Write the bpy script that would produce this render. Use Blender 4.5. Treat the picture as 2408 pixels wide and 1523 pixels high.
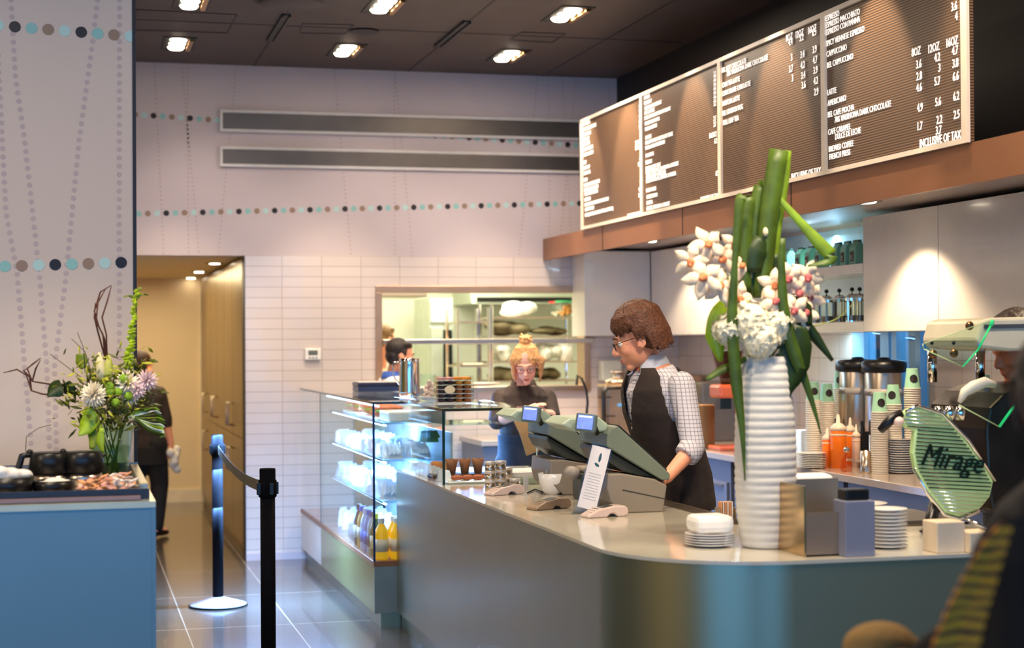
import bpy, math, random
from mathutils import Vector, Matrix, Euler
random.seed(7)
for o in list(bpy.data.objects): bpy.data.objects.remove(o)
SC = bpy.context.scene; COL = SC.collection
W, H, FPX = 2408.0, 1523.0, 3900.0
# ---------------------------------------------------------------- camera
YAW, PITCH, ROLL, EYE = math.radians(14.74), 0.0106, 0.007, 1.62
R0 = Vector((math.cos(YAW), -math.sin(YAW), 0)); F0 = Vector((math.sin(YAW), math.cos(YAW), 0)); Z0 = Vector((0, 0, 1))
FW = (F0*math.cos(PITCH) + Z0*math.sin(PITCH)).normalized(); U1 = (Z0*math.cos(PITCH) - F0*math.sin(PITCH)).normalized()
RV = R0*math.cos(ROLL) - U1*math.sin(ROLL); UV = U1*math.cos(ROLL) + R0*math.sin(ROLL)
cd = bpy.data.cameras.new('camera'); cam = bpy.data.objects.new('camera', cd); COL.objects.link(cam)
cam.matrix_world = Matrix(((RV.x, UV.x, -FW.x, 0), (RV.y, UV.y, -FW.y, 0), (RV.z, UV.z, -FW.z, EYE), (0, 0, 0, 1)))
cd.sensor_width = 36; cd.lens = FPX/W*36; cd.clip_start = 0.1; cd.clip_end = 200
cd.dof.use_dof = True; cd.dof.focus_distance = 7.6; cd.dof.aperture_fstop = 2.2
SC.camera = cam
# ---------------------------------------------------------------- world and view
SC.view_settings.view_transform = 'Standard'; SC.view_settings.look = 'None'; SC.view_settings.gamma = 1
SC.view_settings.use_curve_mapping = False
SC.view_settings.exposure = 0.34
wd = bpy.data.worlds.new('daylight'); SC.world = wd; wd.use_nodes = True
wb = wd.node_tree.nodes['Background']; wb.inputs[0].default_value = (0.30, 0.56, 0.80, 1); wb.inputs[1].default_value = 0.32

def light(name, kind, loc, energy, color=(1, .8, .6), size=.1, target=None, angle=60, blend=.4, sy=None):
    l = bpy.data.lights.new(name, kind); l.energy = energy; l.color = color
    if kind == 'SPOT': l.spot_size = math.radians(angle); l.spot_blend = blend; l.shadow_soft_size = size
    elif kind == 'AREA':
        l.size = size
        if sy: l.shape = 'RECTANGLE'; l.size_y = sy
    else: l.shadow_soft_size = size
    o = bpy.data.objects.new(name, l); COL.objects.link(o); o.location = loc
    if target is not None:
        o.rotation_euler = (Vector(target)-Vector(loc)).to_track_quat('-Z', 'Y').to_euler()
    return o
WARM = (1, .77, .52)

def ray(px, py):
    return FW + RV*((px-W/2)/FPX) + UV*((H/2-py)/FPX)
def at(px, py, X=None, Y=None, Z=None, D=None):
    """point of the room seen at a place in the picture, on a plane X=, Y= or Z= (or at depth D)"""
    r = ray(px, py); c = Vector((0, 0, EYE))
    if X is not None: t = X/r.x
    elif Y is not None: t = Y/r.y
    elif Z is not None: t = (Z-EYE)/r.z
    else: t = D
    return c + r*t
CT = 0.90   # worktop height
CEIL = 3.70; BW = 12.5

# lamps of the room (large ones), with some unseen added ones
light('kitchen_panel', 'AREA', (2.9, 14.0, 2.55), 95, (1, .96, .76), 2.2, (2.9, 14.0, 0), sy=1.8)
light('hall_panel', 'AREA', (.7, 14.9, 2.25), 48, (1, .80, .48), .8, (.7, 14.9, 0), sy=3.5)
light('storefront_daylight', 'AREA', (-1.7, -3.6, 1.7), 290, (.10, .42, 1), 11.0, (-1.7, 6, 1.7), sy=3.2)
for x, y, e in ((-.9, 4.2, 60), (2.6, 4.6, 70), (-2.6, 8.4, 60), (1.2, 8.6, 35), (3.0, 10.4, 40), (-5.0, 3.0, 150)):  # last one is an unseen lamp added to lighten the opposite wall
    light('ceiling_lamp_out_of_view', 'AREA', (x, y, 3.66), e, (1, .80, .60), .5, (x, y, 0))

light('bouquet_fill', 'SPOT', (-.3, 5.3, 3.62), 130, (1, .84, .62), .06, (0, 6.3, 1.3), 40, .8)  # unseen spot added to warm the bouquet
light('vase_spot', 'SPOT', (1.9, 4.2, 3.62), 150, (1, .84, .62), .06, (2.3, 5.4, 1.5), 40, .8)

# ---------------------------------------------------------------- materials
MATS = {}
def srgb(r, g, b):
    f = lambda c: (c/255/12.92) if c/255 <= .04045 else ((c/255+.055)/1.055)**2.4
    return (f(r), f(g), f(b), 1)
def mat(name, rgb, rough=.5, metal=0, vary=.06, scale=9, bump=0, bscale=60, emit=0, trans=0, coat=0, sss=0, ior=1.45):
    if name in MATS: return MATS[name]
    m = bpy.data.materials.new(name); m.use_nodes = True; nt = m.node_tree; b = nt.nodes['Principled BSDF']
    c = srgb(*rgb); b.inputs['Roughness'].default_value = rough; b.inputs['Metallic'].default_value = metal; b.inputs['IOR'].default_value = ior
    tc = nt.nodes.new('ShaderNodeTexCoord')
    n = nt.nodes.new('ShaderNodeTexNoise'); n.inputs['Scale'].default_value = scale; n.inputs['Detail'].default_value = 3
    nt.links.new(tc.outputs['Object'], n.inputs['Vector'])
    r = nt.nodes.new('ShaderNodeValToRGB'); nt.links.new(n.outputs['Fac'], r.inputs['Fac'])
    r.color_ramp.elements[0].position = .3; r.color_ramp.elements[1].position = .7
    r.color_ramp.elements[0].color = tuple(x*(1-vary) for x in c[:3])+(1,)
    r.color_ramp.elements[1].color = tuple(min(1, x*(1+vary)) for x in c[:3])+(1,)
    nt.links.new(r.outputs['Color'], b.inputs['Base Color'])
    if emit: nt.links.new(r.outputs['Color'], b.inputs['Emission Color']); b.inputs['Emission Strength'].default_value = emit
    if trans: b.inputs['Transmission Weight'].default_value = trans
    if coat: b.inputs['Coat Weight'].default_value = coat; b.inputs['Coat Roughness'].default_value = .08
    if sss:
        b.inputs['Subsurface Weight'].default_value = sss; b.inputs['Subsurface Scale'].default_value = .02
    if bump:
        n2 = nt.nodes.new('ShaderNodeTexNoise'); n2.inputs['Scale'].default_value = bscale; nt.links.new(tc.outputs['Object'], n2.inputs['Vector'])
        bp = nt.nodes.new('ShaderNodeBump'); bp.inputs['Strength'].default_value = bump; bp.inputs['Distance'].default_value = .01
        nt.links.new(n2.outputs['Fac'], bp.inputs['Height']); nt.links.new(bp.outputs['Normal'], b.inputs['Normal'])
    MATS[name] = m; return m
def glass(name, tint=(.95, .985, .98), gloss=1.0, ior=1.22, rough=0.0):
    if name in MATS: return MATS[name]
    m = bpy.data.materials.new(name); m.use_nodes = True; nt = m.node_tree; nt.nodes.clear()
    o = nt.nodes.new('ShaderNodeOutputMaterial'); mx = nt.nodes.new('ShaderNodeMixShader'); fr = nt.nodes.new('ShaderNodeFresnel'); fr.inputs[0].default_value = ior
    ge = nt.nodes.new('ShaderNodeNewGeometry'); ml = nt.nodes.new('ShaderNodeMapRange'); ml.inputs[3].default_value = ior; ml.inputs[4].default_value = 1/ior
    nt.links.new(ge.outputs['Backfacing'], ml.inputs[0]); nt.links.new(ml.outputs[0], fr.inputs[0])
    t = nt.nodes.new('ShaderNodeBsdfTransparent'); t.inputs[0].default_value = tint+(1,)
    g = nt.nodes.new('ShaderNodeBsdfGlossy'); g.inputs[0].default_value = (gloss,)*3+(1,); g.inputs['Roughness'].default_value = rough
    nt.links.new(fr.outputs[0], mx.inputs[0]); nt.links.new(t.outputs[0], mx.inputs[1]); nt.links.new(g.outputs[0], mx.inputs[2]); nt.links.new(mx.outputs[0], o.inputs[0])
    MATS[name] = m; return m
def pattern_mat(name, c1, c2, bw, bh, mortar, rough, offset=.5, plane='XZ', coat=0, vary=.04, mortar_rough=.8, bump=.3, metal=0):
    m = bpy.data.materials.new(name); m.use_nodes = True; nt = m.node_tree; b = nt.nodes['Principled BSDF']
    g = nt.nodes.new('ShaderNodeNewGeometry'); sx = nt.nodes.new('ShaderNodeSeparateXYZ'); cx = nt.nodes.new('ShaderNodeCombineXYZ')
    nt.links.new(g.outputs['Position'], sx.inputs[0])
    for i, a in enumerate(plane): nt.links.new(sx.outputs['XYZ'.index(a)], cx.inputs[i])
    br = nt.nodes.new('ShaderNodeTexBrick'); nt.links.new(cx.outputs[0], br.inputs['Vector'])
    br.offset = offset; br.inputs['Scale'].default_value = 1; br.inputs['Brick Width'].default_value = bw; br.inputs['Row Height'].default_value = bh
    br.inputs['Mortar Size'].default_value = mortar; br.inputs['Mortar Smooth'].default_value = .3
    c = srgb(*c1); br.inputs['Color1'].default_value = tuple(x*(1-vary) for x in c[:3])+(1,); br.inputs['Color2'].default_value = tuple(min(1, x*(1+vary)) for x in c[:3])+(1,)
    br.inputs['Mortar'].default_value = srgb(*c2); nt.links.new(br.outputs['Color'], b.inputs['Base Color'])
    b.inputs['Roughness'].default_value = rough; b.inputs['Coat Weight'].default_value = coat; b.inputs['Metallic'].default_value = metal
    bp = nt.nodes.new('ShaderNodeBump'); bp.inputs['Strength'].default_value = bump; bp.inputs['Distance'].default_value = .004; bp.invert = True
    nt.links.new(br.outputs['Fac'], bp.inputs['Height']); nt.links.new(bp.outputs['Normal'], b.inputs['Normal'])
    MATS[name] = m; return m
def wave_mat(name, c1, c2, scale, rough, axis='Z', metal=0, dist=0, coat=0):
    m = bpy.data.materials.new(name); m.use_nodes = True; nt = m.node_tree; b = nt.nodes['Principled BSDF']
    tc = nt.nodes.new('ShaderNodeTexCoord'); w = nt.nodes.new('ShaderNodeTexWave'); w.bands_direction = axis; w.inputs['Scale'].default_value = scale
    w.inputs['Distortion'].default_value = dist; nt.links.new(tc.outputs['Object'], w.inputs['Vector'])
    r = nt.nodes.new('ShaderNodeValToRGB'); nt.links.new(w.outputs['Fac'], r.inputs['Fac'])
    r.color_ramp.elements[0].color = srgb(*c1); r.color_ramp.elements[1].color = srgb(*c2)
    nt.links.new(r.outputs['Color'], b.inputs['Base Color']); b.inputs['Roughness'].default_value = rough; b.inputs['Metallic'].default_value = metal
    b.inputs['Coat Weight'].default_value = coat
    MATS[name] = m; return m
def check_mat(name, base, line, cell=.012, width=.18, rough=.8):
    """fine woven check, in object space"""
    m = bpy.data.materials.new(name); m.use_nodes = True; nt = m.node_tree; b = nt.nodes['Principled BSDF']
    tc = nt.nodes.new('ShaderNodeTexCoord'); s = nt.nodes.new('ShaderNodeSeparateXYZ'); nt.links.new(tc.outputs['Object'], s.inputs[0])
    outs = []
    for a in (0, 2):
        d = nt.nodes.new('ShaderNodeMath'); d.operation = 'DIVIDE'; d.inputs[1].default_value = cell; nt.links.new(s.outputs[a], d.inputs[0])
        f = nt.nodes.new('ShaderNodeMath'); f.operation = 'FRACT'; nt.links.new(d.outputs[0], f.inputs[0])
        l = nt.nodes.new('ShaderNodeMath'); l.operation = 'LESS_THAN'; l.inputs[1].default_value = width; nt.links.new(f.outputs[0], l.inputs[0]); outs.append(l)
    mx = nt.nodes.new('ShaderNodeMath'); mx.operation = 'MAXIMUM'; nt.links.new(outs[0].outputs[0], mx.inputs[0]); nt.links.new(outs[1].outputs[0], mx.inputs[1])
    c = nt.nodes.new('ShaderNodeMix'); c.data_type = 'RGBA'; nt.links.new(mx.outputs[0], c.inputs[0]); c.inputs[6].default_value = srgb(*base); c.inputs[7].default_value = srgb(*line)
    nt.links.new(c.outputs[2], b.inputs['Base Color']); b.inputs['Roughness'].default_value = rough
    MATS[name] = m; return m

M_STEEL = mat('steel', (204, 188, 170), .28, 1, .05, 4)
M_CHROME = mat('chrome', (225, 222, 218), .08, 1, .02)
M_DSTEEL = mat('dull_steel', (140, 134, 128), .4, 1, .05)
M_BLACK = mat('black_plastic', (16, 15, 15), .35)
M_WHITE = mat('white_ceramic', (238, 234, 226), .2, coat=.3)
M_PAPERW = mat('white_paper', (240, 236, 228), .8)
M_GLASS = glass('clear_glass')
M_GEDGE = mat('glass_edge', (22, 66, 66), .1, trans=.3)
M_BRONZE = mat('bronze_laminate', (146, 98, 66), .38, .35, .08, 2)
M_BLOND = mat('cream_lacquer', (226, 218, 206), .22, coat=.2, vary=.02)
M_SKIN = mat('skin', (240, 164, 128), .5, vary=.06, sss=.12)
M_SKINW = mat('fair_skin', (250, 190, 168), .5, vary=.06, sss=.12)

# ---------------------------------------------------------------- mesh building
class MB:
    def __init__(s): s.v = []; s.f = []; s.mi = []; s.cur = 0; s.M = None
    def add(s, vs, fs):
        k = len(s.v)
        s.v += [tuple(s.M @ Vector(p)) if s.M is not None else tuple(p) for p in vs]
        s.f += [tuple(i+k for i in f) for f in fs]; s.mi += [s.cur]*len(fs); return s
    def box(s, x0, y0, z0, x1, y1, z1):
        if x0 > x1: x0, x1 = x1, x0
        if y0 > y1: y0, y1 = y1, y0
        if z0 > z1: z0, z1 = z1, z0
        return s.add([(x0,y0,z0),(x1,y0,z0),(x1,y1,z0),(x0,y1,z0),(x0,y0,z1),(x1,y0,z1),(x1,y1,z1),(x0,y1,z1)],
                     [(0,3,2,1),(4,5,6,7),(0,1,5,4),(1,2,6,5),(2,3,7,6),(3,0,4,7)])
    def bx(s, c, d): return s.box(c[0]-d[0]/2, c[1]-d[1]/2, c[2]-d[2]/2, c[0]+d[0]/2, c[1]+d[1]/2, c[2]+d[2]/2)
    def lathe(s, prof, c=(0, 0, 0), n=20, sx=1, sy=1, fn=None):
        vs = []; fs = []
        for (r, z) in prof:
            for i in range(n):
                a = 2*math.pi*i/n; rr = r*(fn(a, z) if fn else 1)
                vs.append((c[0]+rr*sx*math.cos(a), c[1]+rr*sy*math.sin(a), c[2]+z))
        m = len(prof)
        for j in range(m-1):
            for i in range(n):
                fs.append((j*n+i, j*n+(i+1) % n, (j+1)*n+(i+1) % n, (j+1)*n+i))
        if prof[0][0] > 1e-6: fs.append(tuple(reversed(range(n))))
        if prof[-1][0] > 1e-6: fs.append(tuple((m-1)*n+i for i in range(n)))
        return s.add(vs, fs)
    def cyl(s, c, r, h, n=20, r2=None): return s.lathe([(r, 0), (r if r2 is None else r2, h)], c, n)
    def tube(s, pts, rad, n=8, flat=1.0, up=(0, 0, 1)):
        pts = [Vector(p) for p in pts]; k = len(pts)
        if not isinstance(rad, (list, tuple)): rad = [rad]*k
        vs = []; fs = []; prev = None
        for i, p in enumerate(pts):
            t = (pts[min(i+1, k-1)]-pts[max(i-1, 0)]).normalized()
            if prev is None:
                u = Vector(up)
                if abs(t.dot(u)) > .95: u = Vector((1, 0, 0))
            else: u = prev
            a = t.cross(u)
            if a.length < 1e-6: a = t.cross(Vector((0, 1, .1)))
            a.normalize(); b = a.cross(t).normalized(); prev = b
            r = rad[i]; ra, rb = (r if isinstance(r, tuple) else (r, r*flat))
            for j in range(n):
                q = 2*math.pi*j/n; vs.append(p + a*ra*math.cos(q) + b*rb*math.sin(q))
        for i in range(k-1):
            for j in range(n): fs.append((i*n+j, i*n+(j+1) % n, (i+1)*n+(j+1) % n, (i+1)*n+j))
        fs.append(tuple(reversed(range(n)))); fs.append(tuple((k-1)*n+j for j in range(n)))
        return s.add([tuple(v) for v in vs], fs)
    def ell(s, c, r, n=14, rot=None):
        if not isinstance(r, (list, tuple)): r = (r, r, r)
        m = n//2+1; vs = []; fs = []; Rm = Euler(rot).to_matrix() if rot else None
        vs.append((0, 0, -r[2]))
        for j in range(1, m):
            t = math.pi*j/m
            for i in range(n):
                a = 2*math.pi*i/n; vs.append((r[0]*math.sin(t)*math.cos(a), r[1]*math.sin(t)*math.sin(a), -r[2]*math.cos(t)))
        vs.append((0, 0, r[2])); L = len(vs)-1
        for i in range(n): fs.append((0, 1+(i+1) % n, 1+i)); fs.append((L, L-n+i, L-n+(i+1) % n))
        for j in range(m-2):
            for i in range(n): fs.append((1+j*n+i, 1+j*n+(i+1) % n, 1+(j+1)*n+(i+1) % n, 1+(j+1)*n+i))
        vs = [(Rm @ Vector(v) if Rm else Vector(v))+Vector(c) for v in vs]
        return s.add([tuple(v) for v in vs], fs)
    def prism(s, poly, a, b, plane='XY'):
        n = len(poly)
        def q(p, h):
            return {'XY': (p[0], p[1], h), 'XZ': (p[0], h, p[1]), 'YZ': (h, p[0], p[1])}[plane]
        vs = [q(p, a) for p in poly]+[q(p, b) for p in poly]
        fs = [tuple(reversed(range(n))), tuple(range(n, 2*n))]+[(i, (i+1) % n, n+(i+1) % n, n+i) for i in range(n)]
        return s.add(vs, fs)
    def disc(s, c, r, nrm, n=16, th=.002):
        """thin disc lying on a wall facing -Y"""
        vs = [(c[0]+r*math.cos(2*math.pi*i/n), c[1], c[2]+r*math.sin(2*math.pi*i/n)) for i in range(n)]
        vs += [(v[0], c[1]-th, v[2]) for v in vs]
        return s.add(vs, [tuple(range(n, 2*n))]+[(i, (i+1) % n, n+(i+1) % n, n+i) for i in range(n)])
    def strip(s, pts, wid, nrm, th=.0015, fold=0.0):
        """leaf blade: ribbon through pts, widths wid, side direction nrm, with thickness and a keel fold"""
        pts = [Vector(p) for p in pts]; k = len(pts); vs = []; fs = []; sd = Vector(nrm).normalized()
        for i, p in enumerate(pts):
            t = (pts[min(i+1, k-1)]-pts[max(i-1, 0)]).normalized(); a = (sd-t*sd.dot(t)).normalized(); b = t.cross(a); w = wid[i]/2
            for q, (u, h) in enumerate(((-1, 0), (0, -fold*w), (1, 0), (1, th), (0, th-fold*w), (-1, th))): vs.append(tuple(p+a*w*u+b*h))
        for i in range(k-1):
            for j in range(6): fs.append((i*6+j, i*6+(j+1) % 6, (i+1)*6+(j+1) % 6, (i+1)*6+j))
        fs.append((5, 4, 3, 2, 1, 0)); L = (k-1)*6; fs.append((L, L+1, L+2, L+3, L+4, L+5))
        return s.add(vs, fs)
    def build(s, name, m, parent=None, smooth=False, bevel=0, sub=0, remesh=0, sm=0, seg=2):
        me = bpy.data.meshes.new(name); me.from_pydata(s.v, [], s.f)
        for x in (m if isinstance(m, (list, tuple)) else [m]): me.materials.append(x)
        if any(s.mi): me.polygons.foreach_set('material_index', s.mi)
        if smooth: me.polygons.foreach_set('use_smooth', [True]*len(s.f))
        me.update()
        o = bpy.data.objects.new(name, me); COL.objects.link(o)
        if parent is not None: o.parent = parent
        if remesh:
            q = o.modifiers.new('r', 'REMESH'); q.mode = 'VOXEL'; q.voxel_size = remesh; q.use_smooth_shade = True
            if sm: w = o.modifiers.new('s', 'SMOOTH'); w.factor = .5; w.iterations = sm
        if bevel:
            q = o.modifiers.new('b', 'BEVEL'); q.width = bevel; q.segments = seg; q.limit_method = 'ANGLE'; q.angle_limit = math.radians(40)
        if sub: q = o.modifiers.new('u', 'SUBSURF'); q.levels = sub; q.render_levels = sub
        if smooth == 'auto':
            for p, e in zip(me.polygons, [0]*0): pass
            q = o.modifiers.new('e', 'EDGE_SPLIT'); q.split_angle = math.radians(38)
        return o
def tag(o, label, cat, group=None, kind=None):
    if label: o['label'] = label
    if cat: o['category'] = cat
    if group: o['group'] = group
    if kind: o['kind'] = kind
    return o
def thing(name, label, cat, loc=(0, 0, 0), rz=0, group=None):
    o = bpy.data.objects.new(name, None); COL.objects.link(o); o.location = loc; o.rotation_euler = (0, 0, rz); o.empty_display_size = .05
    return tag(o, label, cat, group)
def struct(name, mb, m, parent=None, **k):
    o = mb.build(name, m, parent, **k); o['kind'] = 'structure'; return o
KIDS = {}
def copy_tree(o, loc=None, rz=None, label=None, group=None, parent=None, scale=None):
    c = o.copy(); COL.objects.link(c); c.parent = parent
    if loc is not None: c.location = loc
    if rz is not None: c.rotation_euler = (0, 0, rz)
    if scale: c.scale = scale if isinstance(scale, (tuple, list)) else (scale,)*3
    if label: c['label'] = label
    if group: c['group'] = group
    for ch in [x for x in COL.objects if x.parent == o]: copy_tree(ch, parent=c)
    return c
def text_mesh(name, items, m, parent=None, ext=.001, M=None):
    """items: (string, size, (x, y) , xscale, align, shear); laid in the local XY plane, moved by M"""
    vs = []; fs = []
    for (t, size, (x, y), xs, al, sh) in items:
        cu = bpy.data.curves.new('t', 'FONT'); cu.body = t; cu.size = size; cu.align_x = al; cu.extrude = ext; cu.resolution_u = 2; cu.shear = sh
        ob = bpy.data.objects.new('t', cu); COL.objects.link(ob)
        dg = bpy.context.evaluated_depsgraph_get(); me = bpy.data.meshes.new_from_object(ob.evaluated_get(dg))
        k = len(vs); vs += [tuple((M or Matrix()) @ Vector((x+v.co.x*xs, y+v.co.y, v.co.z))) for v in me.vertices]
        fs += [tuple(i+k for i in p.vertices) for p in me.polygons]
        bpy.data.objects.remove(ob); bpy.data.meshes.remove(me); bpy.data.curves.remove(cu)
    q = MB(); q.v = vs; q.f = fs; q.mi = [0]*len(fs); return q.build(name, m, parent)
# ================================================================ SHELL
M_TILE = pattern_mat('white_wall_tile', (210, 198, 190), (172, 160, 152), .30, .0785, .003, .16, .0, 'XZ', .3, .03)
M_TILES = pattern_mat('splash_tile', (205, 190, 175), (170, 155, 140), .30, .15, .003, .2, .0, 'YZ', .3, .03)
M_PAINT = mat('warm_white_paint', (196, 184, 184), .6, vary=.02, scale=2)
M_GREYP = mat('grey_white_paint', (204, 188, 176), .6, vary=.02, scale=2)
M_FLOOR = pattern_mat('floor_tile', (78, 69, 60), (170, 158, 138), 1.2, .6, .004, .2, .0, 'YX', .35, .07, bump=.1)
M_CEIL = mat('brown_ceiling', (80, 67, 60), .55, .1, .12, 3)
M_DARK = mat('dark_bulkhead', (22, 13, 9), .6)
M_HALL = mat('hall_paint', (232, 210, 172), .6, vary=.03, scale=2)
M_CREAMB = mat('baseboard_cream', (236, 222, 196), .5)
M_BLACKP = mat('black_trim', (30, 26, 30), .5)

struct('floor', MB().box(-7, -4, -.1, 9, 19, 0), M_FLOOR)
cl = MB().box(-7, -4, CEIL, 9, BW, CEIL+.15); struct('ceiling', cl, M_CEIL)
# ceiling seams and slots
sm_ = MB()
def seam(p, q, w=.012):
    a = at(p[0], p[1], Z=CEIL); b = at(q[0], q[1], Z=CEIL); d = (b-a).normalized(); n = Vector((-d.y, d.x, 0))*w/2
    vs = [a-n, b-n, b+n, a+n]; zz = CEIL-.004
    sm_.add([(v.x, v.y, zz) for v in vs]+[(v.x, v.y, CEIL+.01) for v in vs], [(3, 2, 1, 0), (0, 1, 5, 4), (1, 2, 6, 5), (2, 3, 7, 6), (3, 0, 4, 7)])
x1 = at(597, 150, Y=BW).x; x2 = at(960, 163, Y=BW).x; x3 = at(1275, 175, Y=BW).x
for x in (x1, x2, x3): sm_.box(x-.006, 6, CEIL-.003, x+.006, BW, CEIL+.01)
yS = at(1100, 78, Z=CEIL).y; sm_.box(-2, yS-.004, CEIL-.003, 4.1, yS+.004, CEIL+.01)
for q in ([(320, 22), (557, 34), (535, 77), (318, 70)], [(712, 55), (831, 58), (814, 79), (705, 77)], [(1228, 75), (1330, 79), (1300, 99), (1200, 94)]):
    for i in range(4): seam(q[i], q[(i+1) % 4], .01)
struct('trim_1', sm_, M_BLACKP)
# back wall: painted band over the tile band, with the hallway and kitchen openings
HX = at(577, 1000, Y=BW).x; TZ = at(900, 603, Y=BW).z
KX0, KX1 = at(882, 700, Y=BW).x, at(1386, 850, Y=BW).x; KZ0, KZ1 = at(1380, 918, Y=BW).z, at(890, 672, Y=BW).z
struct('wall_back', MB().box(-3, BW, TZ, 6, BW+.16, CEIL), M_PAINT)
t = MB(); t.box(HX, BW-.01, 0, KX0, BW+.16, TZ); t.box(KX0, BW-.01, 0, KX1, BW+.16, KZ0); t.box(KX0, BW-.01, KZ1, KX1, BW+.16, TZ); t.box(KX1, BW-.01, 0, 6, BW+.16, TZ)
struct('wall_back_tiled', t, M_TILE)
bb = MB().box(HX, BW-.025, 0, 1.72, BW-.01, .055); struct('baseboard_back', bb, M_PAINT)
# hallway
HY = 17.33
struct('wall_hall_end', MB().box(-3, HY, 0, 3, HY+.1, 2.6), M_HALL)
struct('wall_hall_left', MB().box(-.9, BW, 0, -.8, HY, 2.6), M_HALL)
struct('ceiling_hall', MB().box(-.9, BW+.16, TZ+.02, 1.95, HY, TZ+.1), M_HALL)
struct('baseboard_hall', MB().box(-.8, HY-.02, 0, at(476, 1150, Y=HY).x, HY, at(400, 1150, Y=HY).z), M_CREAMB)
dx = at(470, 900, Y=HY).x
df = MB().box(dx, HY-.03, 0, dx+.05, HY, 2.2).box(dx+.05, HY-.03, 2.14, dx+.7, HY, 2.2).box(dx+.05, HY-.012, 0, dx+.7, HY, 2.14); struct('door_1', df, M_CREAMB)
struct('wall_hall_right', MB().box(1.70, BW+.16, 0, 1.74, HY, 2.6), M_HALL)
# front-left wall with the vinyl dots
LY = 6.85; LX = at(313, 600, Y=LY).x
struct('wall_left', MB().box(-6, LY, 0, LX, LY+.2, CEIL), M_GREYP)
struct('trim_2', MB().box(LX, LY-.004, 0, LX+.014, LY+.205, CEIL), M_BLACKP)
struct('wall_side_left', MB().box(-7, -4, 0, -6.9, BW, CEIL), mat('opposite_wall', (186, 170, 96), .7))
struct('wall_side_right', MB().box(8.9, -4, 0, 9.0, 5.5, CEIL).box(6.6, 5.4, 0, 9, 5.5, CEIL), mat('dark_side_wall', (40, 34, 30), .7))
DOTC = [mat('dot_black', (26, 20, 22), .5, vary=0), mat('dot_teal', (138, 190, 184), .6, vary=0), mat('dot_brown', (146, 122, 104), .6, vary=0),
        mat('dot_pale_teal', (176, 210, 204), .6, vary=0), mat('dot_mauve', (182, 166, 164), .7, vary=0)]
def big_row(mb, Y, p0, p1, n, r, start, end, phase=0):
    a = at(p0[0], p0[1], Y=Y); b = at(p1[0], p1[1], Y=Y); d = (b-a)/n
    for i in range(start, end):
        mb.cur = (0, 1, 2, 3)[(i+phase) % 4]; mb.disc(tuple(a+d*i), r, None, 24)
def string(mb, Y, pts, step, r):
    w = [at(p[0], p[1], Y=Y) for p in pts]; mb.cur = 4; carry = 0
    for a, b in zip(w, w[1:]):
        L = (b-a).length; t_ = carry
        while t_ < L: mb.disc(tuple(a+(b-a)*(t_/L)), r, None, 10, .001); t_ += step
        carry = t_-L
g = MB()
for pts in ([(363, 150), (385, 598)], [(427, 150), (468, 598)], [(441, 150), (443, 598)], [(556, 155), (513, 598)], [(786, 165), (825, 598)], [(927, 168), (928, 602)],
            [(929, 175), (970, 602)], [(1264, 182), (1220, 604)], [(1290, 182), (1293, 600)], [(1322, 182), (1345, 590)], [(1355, 185), (1318, 560)], [(1430, 190), (1432, 240)]):
    string(g, BW, pts, .0325, .0085)
bs = (at(1363, 478, Y=BW)-at(391, 501, Y=BW)).length/48
a_, b_ = at(361, 272, Y=BW), at(1335, 340, Y=BW); nA = round((b_-a_).length/bs)
big_row(g, BW, (391, 501), (1363, 478), 48, .0215, -3, 49)
big_row(g, BW, (361, 272), (1335, 340), nA, .0215, -2, nA+2)
gr = struct('wall_graphic', g, DOTC)
g = MB()
for pts in ([(-5, 130), (14, 500), (40, 640), (75, 1070)], [(26, 0), (36, 180), (58, 330), (92, 640), (110, 860), (117, 1070)], [(229, 0), (219, 90), (186, 330), (155, 650), (128, 860), (133, 1070)],
            [(281, 0), (280, 500), (281, 1070)]):
    string(g, LY, pts, .0335, .0105)
big_row(g, LY, (35, 63), (268, 82), 6, .0225, -2, 8)
big_row(g, LY, (130, 622), (285, 617), 4, .0225, -4, 5)
struct('wall_graphic', g, DOTC)
# air grilles
M_GRILL = wave_mat('grille_slats', (112, 106, 98), (66, 60, 56), 26, .5, 'Z', .4)
for k, (ya, yb) in enumerate(((258, 310), (344, 392))):
    a = at(516, ya, Y=BW); b = at(516, yb, Y=BW); xr = at(1366, 300, Y=BW).x
    r = thing('air_grille', ('upper' if k == 0 else 'lower')+' of two long slatted air grilles in white frames on the back wall', 'vent', (a.x, BW, b.z))
    w_, h_ = xr-a.x, a.z-b.z; f = .022
    m = MB().box(0, -.03, 0, w_, 0, f).box(0, -.03, h_-f, w_, 0, h_).box(0, -.03, f, f, 0, h_-f).box(w_-f, -.03, f, w_, 0, h_-f); m.build('frame', mat('grille_frame', (208, 204, 200), .4), r, bevel=.002)
    m = MB(); m.box(f, -.008, f, w_-f, -.001, h_-f)
    for i in range(9): zz = f+(h_-2*f)*(i+.5)/9; m.box(f, -.024, zz-.003, w_-f, -.008, zz+.003)
    m.build('slats', mat('grille_slat_metal', (120, 112, 104), .4, .6), r)
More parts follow.
